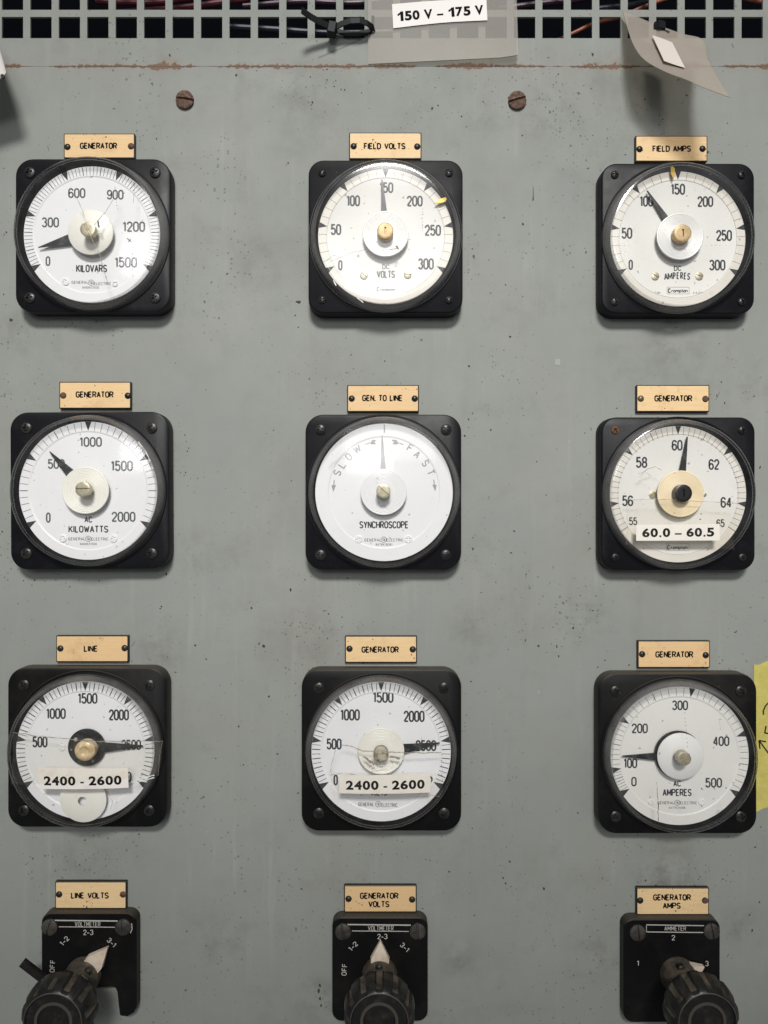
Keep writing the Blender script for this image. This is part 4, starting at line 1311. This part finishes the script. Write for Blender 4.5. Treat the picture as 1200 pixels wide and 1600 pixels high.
def switch(spec):
    x0, y0, x1, y1 = spec['plate']
    hp = .0085
    a = Q(x0, y1, hp); b = Q(x1, y0, hp)
    cu, cv = (a[0] + b[0]) / 2, (a[1] + b[1]) / 2
    w, hh = b[0] - a[0], b[1] - a[1]
    org = (cu, cv, 0)
    t = thing('selector_switch', spec['label'], 'switch', org, 'rotary selector switches')
    ox, oy = spec['o']
    Z = lambda zx, zy, h: Q(ox + zx / 4, oy + zy / 4, h)
    mb = MB()
    rad = 15 * S
    if spec.get('broken'):
        # lower left of the plate is broken away
        out = []
        for q, (sx, sy) in enumerate(((1, 1), (-1, 1))):
            for kk in range(9):
                an = pi / 2 * q + pi / 2 * kk / 8
                out.append((cu + sx * (w / 2 - rad) + rad * cos(an), cv + sy * (hh / 2 - rad) + rad * sin(an)))
        out.append((cu - w / 2, cv - hh * .12))
        for x, y in ((300, 745), (560, 745), (640, 735), (700, 730), (727, 738), (738, 765), (745, 840), (752, 905), (760, 914)):
            out.append(Z(x, y, hp)[:2])
        out += [(cu + w / 2 - rad * .9, cv - hh / 2), (cu + w / 2 - rad * .3, cv - hh / 2 + rad * .35), (cu + w / 2, cv - hh / 2 + rad)]
        ccu = cu; ccv = cv + hh * .1

        def ins(d, h): return [(x + (ccu - x) / max(hypot(ccu - x, ccv - y), 1e-6) * d, y + (ccv - y) / max(hypot(ccu - x, ccv - y), 1e-6) * d, h) for x, y in out]
        mb.loops([ins(0, .0003), ins(0, hp - .0008), ins(.0007, hp)], 0, False, True, False, True)
    else:
        mb.rrect(cu, cv, w, hh, rad, [(0, .0003), (0, hp - .0009), (.0003, hp - .0003), (.0009, hp)])
    mb.build('switch_plate', M['dusty'], t, org)
    mb = MB()
    k = S / 4 * (D - hp) / D
    for s, x, y, ww, h_, rot in spec['legend']:
        p = Z(x, y, hp)
        text(mb, s, p[0], p[1], ww * k, h_ * k, hp + .00008, (3.4 if len(s) > 5 else 4.6) * k, radians(rot), gap=.5)
    for pts, wd in spec['lines']:
        mb.ribbon([Z(x, y, hp)[:2] for x, y in pts], wd * k, hp + .00006)
    mb.build('legend', M['white_line'], t, org)
    for x, y in spec['screws']:
        p = Z(x, y, hp)
        mb = MB()
        mb.head(p[0], p[1], 50 * k, hp + .0006, lambda q: .0022 * sqrt(max(0, 1 - .8 * q * q)) - .0004, slot_rec(.10, .0011, R.uniform(1.2, 1.9)), 14, 56)
        mb.build('plate_screw', M['screw_dusty'], t, org)
    au, av = spec['axis'][0] * S - 600 * S, 800 * S - spec['axis'][1] * S
    # pointer
    mb = MB()
    hpt = .0125
    tip = Z(*spec['tip'], hpt)
    ang = atan2(tip[1] - av, tip[0] - au)
    L = hypot(tip[0] - au, tip[1] - av)
    ca, sa = cos(ang), sin(ang)
    bw = .0066
    loc = lambda x, y, h: (au + x * ca - y * sa, av + x * sa + y * ca, h)
    pts = [(.004, -bw), (L * .52, -bw), (L, -.0003), (L, .0003), (L * .52, bw), (.004, bw)]
    base = [loc(x, y, .0098) for x, y in pts]
    topp = [loc(x, y * .93, hpt + (.0006 if x < L * .6 else .0)) for x, y in pts]
    mb.loops([base, topp], 0, False, True, True, True)
    mb.build('pointer', M['pointer'], t, org)
    # collar and shaft
    mb = MB()
    mb.lathe(au, av, [(.0122, .0086), (.0122, .0110), (.0118, .0125), (.0114, .0200), (.0112, .0250), (.0100, .0262), (.0078, .0268), (.0078, .0420)], 64)
    cs = MB()
    mb.build('collar', M['collar'], t, org)
    sa2 = spec.get('set_screw', 90)
    # set screw on the collar's flank, facing up and out
    su, sv = au + .0108 * cos(radians(sa2)), av + .0108 * sin(radians(sa2))
    cs.head(su, sv, .0026, .0208, lambda q: .0008 * (1 - q * q), slot_rec(.16, .001, .4), 8, 28, rim=.003)
    cs.build('set_screw', M['screw'], t, org)
    # fluted knob
    rings = []
    nf = 12
    nA = nf * 16
    ph = spec.get('phase', 0)
    prof = [(.0150, .0345, 0), (.0200, .0350, 0), (.0218, .0362, .25), (.0228, .0385, .8), (.0229, .0420, 1.0), (.0227, .0455, 1.0), (.0220, .0485, .8), (.0208, .0510, .45), (.0194, .0526, .12), (.0185, .0536, 0), (.0179, .0538, -1), (.0176, .0536, 0), (.0171, .0524, 0), (.0120, .0527, 0), (.0102, .0530, -1), (.0099, .0529, 0), (.0094, .0519, 0), (.0012, .0521, 0)]
    body = MB()
    idx = []
    for r, h, fl in prof:
        ring = []
        for i in range(nA):
            a_ = 2 * pi * i / nA
            c_ = cos(nf * (a_ - radians(ph)))
            d = .0030 * max(fl, 0) * min(1, max(0, (c_ - .0) * 1.8))
            ring.append((au + (r - d) * cos(a_), av + (r - d) * sin(a_), h + .0025))
        rings.append(ring)
    ids = [[body.vert(*p) for p in r] for r in rings]
    for j in range(len(ids) - 1):
        for i in range(nA):
            i2 = (i + 1) % nA
            c_ = cos(nf * (2 * pi * (i + .5) / nA - radians(ph)))
            flute = c_ > .30 and .3 < (prof[j][2] + prof[j + 1][2]) / 2
            body.face((ids[j][i], ids[j][i2], ids[j + 1][i2], ids[j + 1][i]), 1 if flute else 2 if prof[j + 1][2] < 0 else 0, True)
    body.face(tuple(ids[-1]), 0)
    body.build('knob', [M['knob'], M['grip'], M['lit_worn_edge']], t, org, 50)
    if 'lever' in spec:
        (xa, ya), (xb, yb) = spec['lever']
        hl = .028
        A = Z(xa, ya, hl); B = Z(xb, yb, hl)
        dx, dy = B[0] - A[0], B[1] - A[1]
        l = hypot(dx, dy); nx, ny = -dy / l, dx / l
        w2 = 23 * k
        mb = MB()
        mb.quad([(A[0] + nx * w2, A[1] + ny * w2, hl), (A[0] - nx * w2, A[1] - ny * w2, hl), (B[0] - nx * w2, B[1] - ny * w2, hl), (B[0] + nx * w2, B[1] + ny * w2, hl)], .003)
        mb.build('lever', M['knob'], t, org)
    return t


m = M['screw_dusty'] = mat('dusty_screw', (.04, .036, .03), .6)
setc(m, mix(m, ramp(m, noise(m, 170, 5, .7), .4, .7), (.022, .020, .018), (.075, .064, .052)))
VOLT = lambda dx, dy, off: [('VOLTMETER', 548 + dx, 335 + dy, 160, 30, 0), ('2-3', 552 + dx + off[0], 387 + dy + off[1], 64, 34, 0), ('1-2', 403 + dx + off[2], 440 + dy + off[3], 62, 32, 46), ('3-1', 698 + dx + off[4], 450 + dy + off[5], 62, 32, -44)]
VL = lambda dx, dy: [([(340 + dx, 312 + dy), (735 + dx, 316 + dy)], 8), ([(368 + dx, 352 + dy), (722 + dx, 355 + dy)], 5)]
switch(dict(o=(0, 1360), plate=(64.5, 1427, 213, 1589), axis=(139, 1510), broken=True, label='voltmeter switch pointing to 3-1 with a broken plate and side lever',
            legend=VOLT(0, 0, (0, 0, 0, 0, 0, 0)) + [('OFF', 328, 598, 78, 32, 86)], lines=VL(0, 0) + [([(822, 330), (826, 365), (815, 392)], 5)], screws=[(312, 352), (772, 352)], tip=(670, 486), lever=((132, 582), (262, 682)), phase=8, set_screw=50))
switch(dict(o=(450, 1360), plate=(519, 1433, 668.5, 1596), axis=(593.5, 1510), label='voltmeter switch pointing straight up to 2-3',
            legend=VOLT(32, 26, (6, 0, -28, 8, 0, 4)) + [('OFF', 352, 620, 74, 32, 86)], lines=VL(32, 26), screws=[(345, 380), (810, 378)], tip=(577, 446), phase=0, set_screw=92))
switch(dict(o=(900, 1360), plate=(974.5, 1436, 1125.5, 1598), axis=(1050.5, 1510), label='ammeter switch pointing to 3',
            legend=[('AMMETER', 620, 362, 135, 28, 0), ('2', 608, 420, 22, 34, 0), ('1', 388, 580, 14, 34, 0), ('3', 818, 582, 22, 34, 0)], lines=[([(440, 340), (800, 345)], 6), ([(440, 384), (795, 388)], 6), ([(440, 340), (440, 384)], 4)],
            screws=[(384, 386), (845, 378)], tip=(803, 604), phase=-8, set_screw=100))

# ------------------------------------------------------------------ tags hanging at the grille


def ruled(mb, top, bot, n, mrows, th, mi=0):
    """curved sheet between two pixel+height edge polylines"""
    def samp(pl, f):
        x = f * (len(pl) - 1); i = min(int(x), len(pl) - 2); q = x - i
        p0 = pl[max(i - 1, 0)]; p1 = pl[i]; p2 = pl[i + 1]; p3 = pl[min(i + 2, len(pl) - 1)]
        return tuple(.5 * (2 * b + (c - a) * q + (2 * a - 5 * b + 4 * c - d) * q * q + (3 * b - a - 3 * c + d) * q ** 3) for a, b, c, d in zip(p0, p1, p2, p3))
    rows = []
    for j in range(mrows + 1):
        g = j / mrows
        row = []
        for i in range(n + 1):
            a = samp(top, i / n); b = samp(bot, i / n)
            px, py, h = [u * (1 - g) + v * g for u, v in zip(a, b)]
            row.append(Q(px, py, h))
        rows.append(row)
    ids = [[mb.vert(*p) for p in r] for r in rows]
    idb = [[mb.vert(p[0], p[1], p[2] - th) for p in r] for r in rows]
    for j in range(mrows):
        for i in range(n):
            mb.face((ids[j][i], ids[j + 1][i], ids[j + 1][i + 1], ids[j][i + 1]), mi, True)
            mb.face((idb[j][i], idb[j][i + 1], idb[j + 1][i + 1], idb[j + 1][i]), mi, True)
    for i in range(n):
        mb.face((ids[0][i], ids[0][i + 1], idb[0][i + 1], idb[0][i]), mi)
        mb.face((ids[mrows][i], idb[mrows][i], idb[mrows][i + 1], ids[mrows][i + 1]), mi)
    for j in range(mrows):
        mb.face((ids[j][0], idb[j][0], idb[j + 1][0], ids[j + 1][0]), mi)
        mb.face((ids[j][n], ids[j + 1][n], idb[j + 1][n], idb[j][n]), mi)
    return rows


# flat pouch tag
c = Q(690, 40, .003)
t = thing('plastic_tag', 'flat milky plastic tag with a 150 V – 175 V label over the grille', 'tag', c)
mb = MB()
outl = [(575, -40), (806, -40), (808, 30), (810, 78)]
outl += [(802 + 8 * cos(radians(a)), 80 + 9 * sin(radians(a))) for a in (0, 30, 60, 90)]
outl += [(740, 94), (660, 98.5), (575, 100)]
hgt = lambda x, y: .0012 + .0042 * max(0, (x - 575) / 235) * max(0, min(1, (y + 40) / 140)) ** 1.5
# triangulated by strips from the left edge
ys = [-40, 0, 40, 70, 80, 86, 90, 93, 97, 100]


def right_edge(y):
    if y <= 80: return 806 + 4 * (y + 40) / 120
    if y <= 89: return 802 + 8 * sqrt(max(0, 1 - ((y - 80) / 9.3) ** 2))
    return 802 - (y - 89) / 11 * 227 if y < 100 else 576


rows = []
nx = 14
for y in ys:
    xr = right_edge(y)
    rows.append([Q(575 + (xr - 575) * i / nx, y, hgt(575 + (xr - 575) * i / nx, y)) for i in range(nx + 1)])
ids = [[mb.vert(*p) for p in r] for r in rows]; idb = [[mb.vert(p[0], p[1], p[2] - .0007) for p in r] for r in rows]
for j in range(len(ys) - 1):
    for i in range(nx):
        mb.face((ids[j][i], ids[j + 1][i], ids[j + 1][i + 1], ids[j][i + 1]), 0, True)
        mb.face((idb[j][i], idb[j][i + 1], idb[j + 1][i + 1], idb[j + 1][i]), 0, True)
    mb.face((ids[j][nx], ids[j + 1][nx], idb[j + 1][nx], idb[j][nx]), 1)
    mb.face((ids[j][0], idb[j][0], idb[j + 1][0], ids[j + 1][0]), 1)
M['pouch_edge'] = mat('tag_edge', (.24, .22, .18), .4)
mb.build('pouch', [M['pouch'], M['pouch_edge']], t, c)
mb = MB()
q = [(612.5, 6.5), (760, -2), (761.5, 31.5), (614.5, 44)]
hl = lambda px, py: hgt(px, py) + .0006
top = [(612.5, 6.5, hl(612, 6)), (686, .5, hl(686, 2)), (760, -2, hl(760, 0))]
bot = [(614.5, 44, hl(614, 44)), (690, 35.5, hl(690, 36)), (761.5, 31.5, hl(761, 32))]
ruled(mb, top, bot, 8, 3, .0003)
pap = mb.build('paper_label', M['paper'], t, c)
mb = MB()
p = Q(688, 18, .004)
inv = lambda u, v: hgt(u / S + 600, 800 - v / S) + .00075
k = S * (D - .004) / D
bold(mb, '150 V ~ 175 V', 688, 18, 137, 15, inv, radians(4.2), .004)
mb.build('lettering', M['label_ink'], pap, c)
# slot punched for the tie (dark)
mb = MB()
a = Q(582.5, 24, .0024); b = Q(582.5, 50, .0024)
mb.ribbon([a[:2], b[:2]], 4.2 * S, .0022)
mb.build('punched_slot', M['core'], t, c)


def strap(mb, pts, w, th):
    """flat strap along (px,py,h) points, width across the picture plane"""
    P = [Q(*p) for p in pts]
    pr = cross_poly([p[:2] for p in P], w)
    assert len(pr) == len(P)
    ids = []
    for (a, b), p in zip(pr, P):
        ids.append([mb.vert(a[0], a[1], p[2]), mb.vert(b[0], b[1], p[2]), mb.vert(b[0], b[1], p[2] - th), mb.vert(a[0], a[1], p[2] - th)])
    for i in range(len(ids) - 1):
        for j in range(4):
            j2 = (j + 1) % 4
            mb.face((ids[i][j], ids[i][j2], ids[i + 1][j2], ids[i + 1][j]))
    mb.face(tuple(reversed(ids[0]))); mb.face(tuple(ids[-1]))


c = Q(520, 42, .006)
t = thing('cable_tie', 'black cable tie looped from the grille to the flat tag', 'cable tie', c)
mb = MB()
strap(mb, [(583, 50, .002), (581, 42, .005), (574, 35.5, .009), (562, 31.5, .011), (548, 32, .011), (535, 36, .010), (524, 41, .009)], 8 * S, .0012)
strap(mb, [(522, 46, .0035), (540, 52, .003), (560, 52, .003), (580, 48, .0015)], 7 * S, .0012)
mb.build('tie_loop', M['tie'], t, c)
mb = MB(); p = Q(518.5, 41, .011)
mb.rrect(p[0], p[1], 13 * S, 18 * S, .0008, [(0, .0045), (0, .0105), (.0006, .0112)], rot=radians(-12), seg=3)
mb.build('tie_head', M['tie'], t, c)
mb = MB()
strap(mb, [(514, 40, .0095), (500, 33.5, .013), (485, 25, .017), (471, 15, .022)], 9.0 * S, .0012)
mb.build('tie_tail', M['tie'], t, c)

# curled tag
c = Q(1030, 40, .01)
t = thing('plastic_tag', 'curled warm grey plastic tag sticking out from the grille with a small pale label', 'tag', c)
mb = MB()
top = [(973, 15, .004), (1003, 29, .009), (1033, 41, .010), (1068, 53, .013), (1098, 62, .017), (1106, 92, .026), (1120, 118, .036), (1141, 152, .046)]
bot = [(973, 15, .004), (980, 42, .012), (991, 72, .022), (1008, 94, .030), (1040, 112, .036), (1072, 124, .040), (1098, 136, .043), (1141, 152, .046)]
ruled(mb, top, bot, 28, 10, .0006)
mb.build('pouch', M['pouch_warm'], t, c)
mb = MB()
top = [(1019, 55, .0190), (1035, 60, .0190), (1050.5, 66.5, .0200)]
bot = [(1037.5, 95, .0335), (1054, 101, .0340), (1070.5, 106, .0350)]
ruled(mb, top, bot, 6, 4, .0002)
mb.build('paper_label', M['tag_label'], t, c)
mb = MB()
strap(mb, [(1022, 40, .012), (1030, 36, .015), (1040, 39, .013)], 11 * S, .0015)
strap(mb, [(1034, 45, .0115), (1046, 50, .0135)], 2.4 * S, .0008)
o = mb.build('cable_tie', M['tie'], None, Q(1032, 38, .012))
tag(o, 'end of a black cable tie poking through the curled tag', 'cable tie')

# tag at the left edge of the frame
c = Q(0, 95, .03)
t = thing('plastic_tag', 'white plastic tag corner cut off by the left edge of the photo', 'tag', c)
mb = MB()
P = [(-60, 20, .010), (-12, 52, .020), (0, 78, .028), (8, 108, .034), (9, 113, .0345), (7, 117, .035), (0, 122, .035), (-60, 140, .036)]
mb.quad([Q(*p) for p in P], .0010)
mb.build('tag_sheet', M['tag_white'], t, c)
mb = MB()
p = Q(3, 118, .036)
mb.head(p[0], p[1], 3 * S, .0352, lambda q: .0004, None, 4, 14)
mb.build('eyelet', M['core'], t, c)

# yellow tape at the right edge
mb = MB()
L = [(1178, 1038), (1184, 1039), (1188, 1038), (1196, 1034), (1204, 1031), (1300, 1026)]
B = [(1300, 1258), (1206, 1259), (1198, 1262), (1191, 1264), (1184, 1268), (1178, 1268)]
pts = [Q(x, y, .0004) for x, y in L + B]
c = Q(1200, 1150, 0)
t = thing('masking_tape', 'yellow tape strip with black pen marks at the right edge', 'tape', c)
mb.quad(pts, .0003)
mb.build('tape_strip', M['yellow'], t, c)
mb = MB()
pen = 2.2 * S
for pl in ([(1202, 1097), (1196, 1103), (1192.5, 1111), (1193, 1117)], [(1197, 1134), (1195, 1145), (1203, 1147)], [(1186, 1157), (1203, 1180)], [(1187.5, 1170), (1186, 1157), (1197, 1159)]):
    P = [Q(x, y, .0005)[:2] for x, y in pl]
    mb.ribbon(P, pen, .00052)
mb.build('pen_marks', M['pen'], t, c)
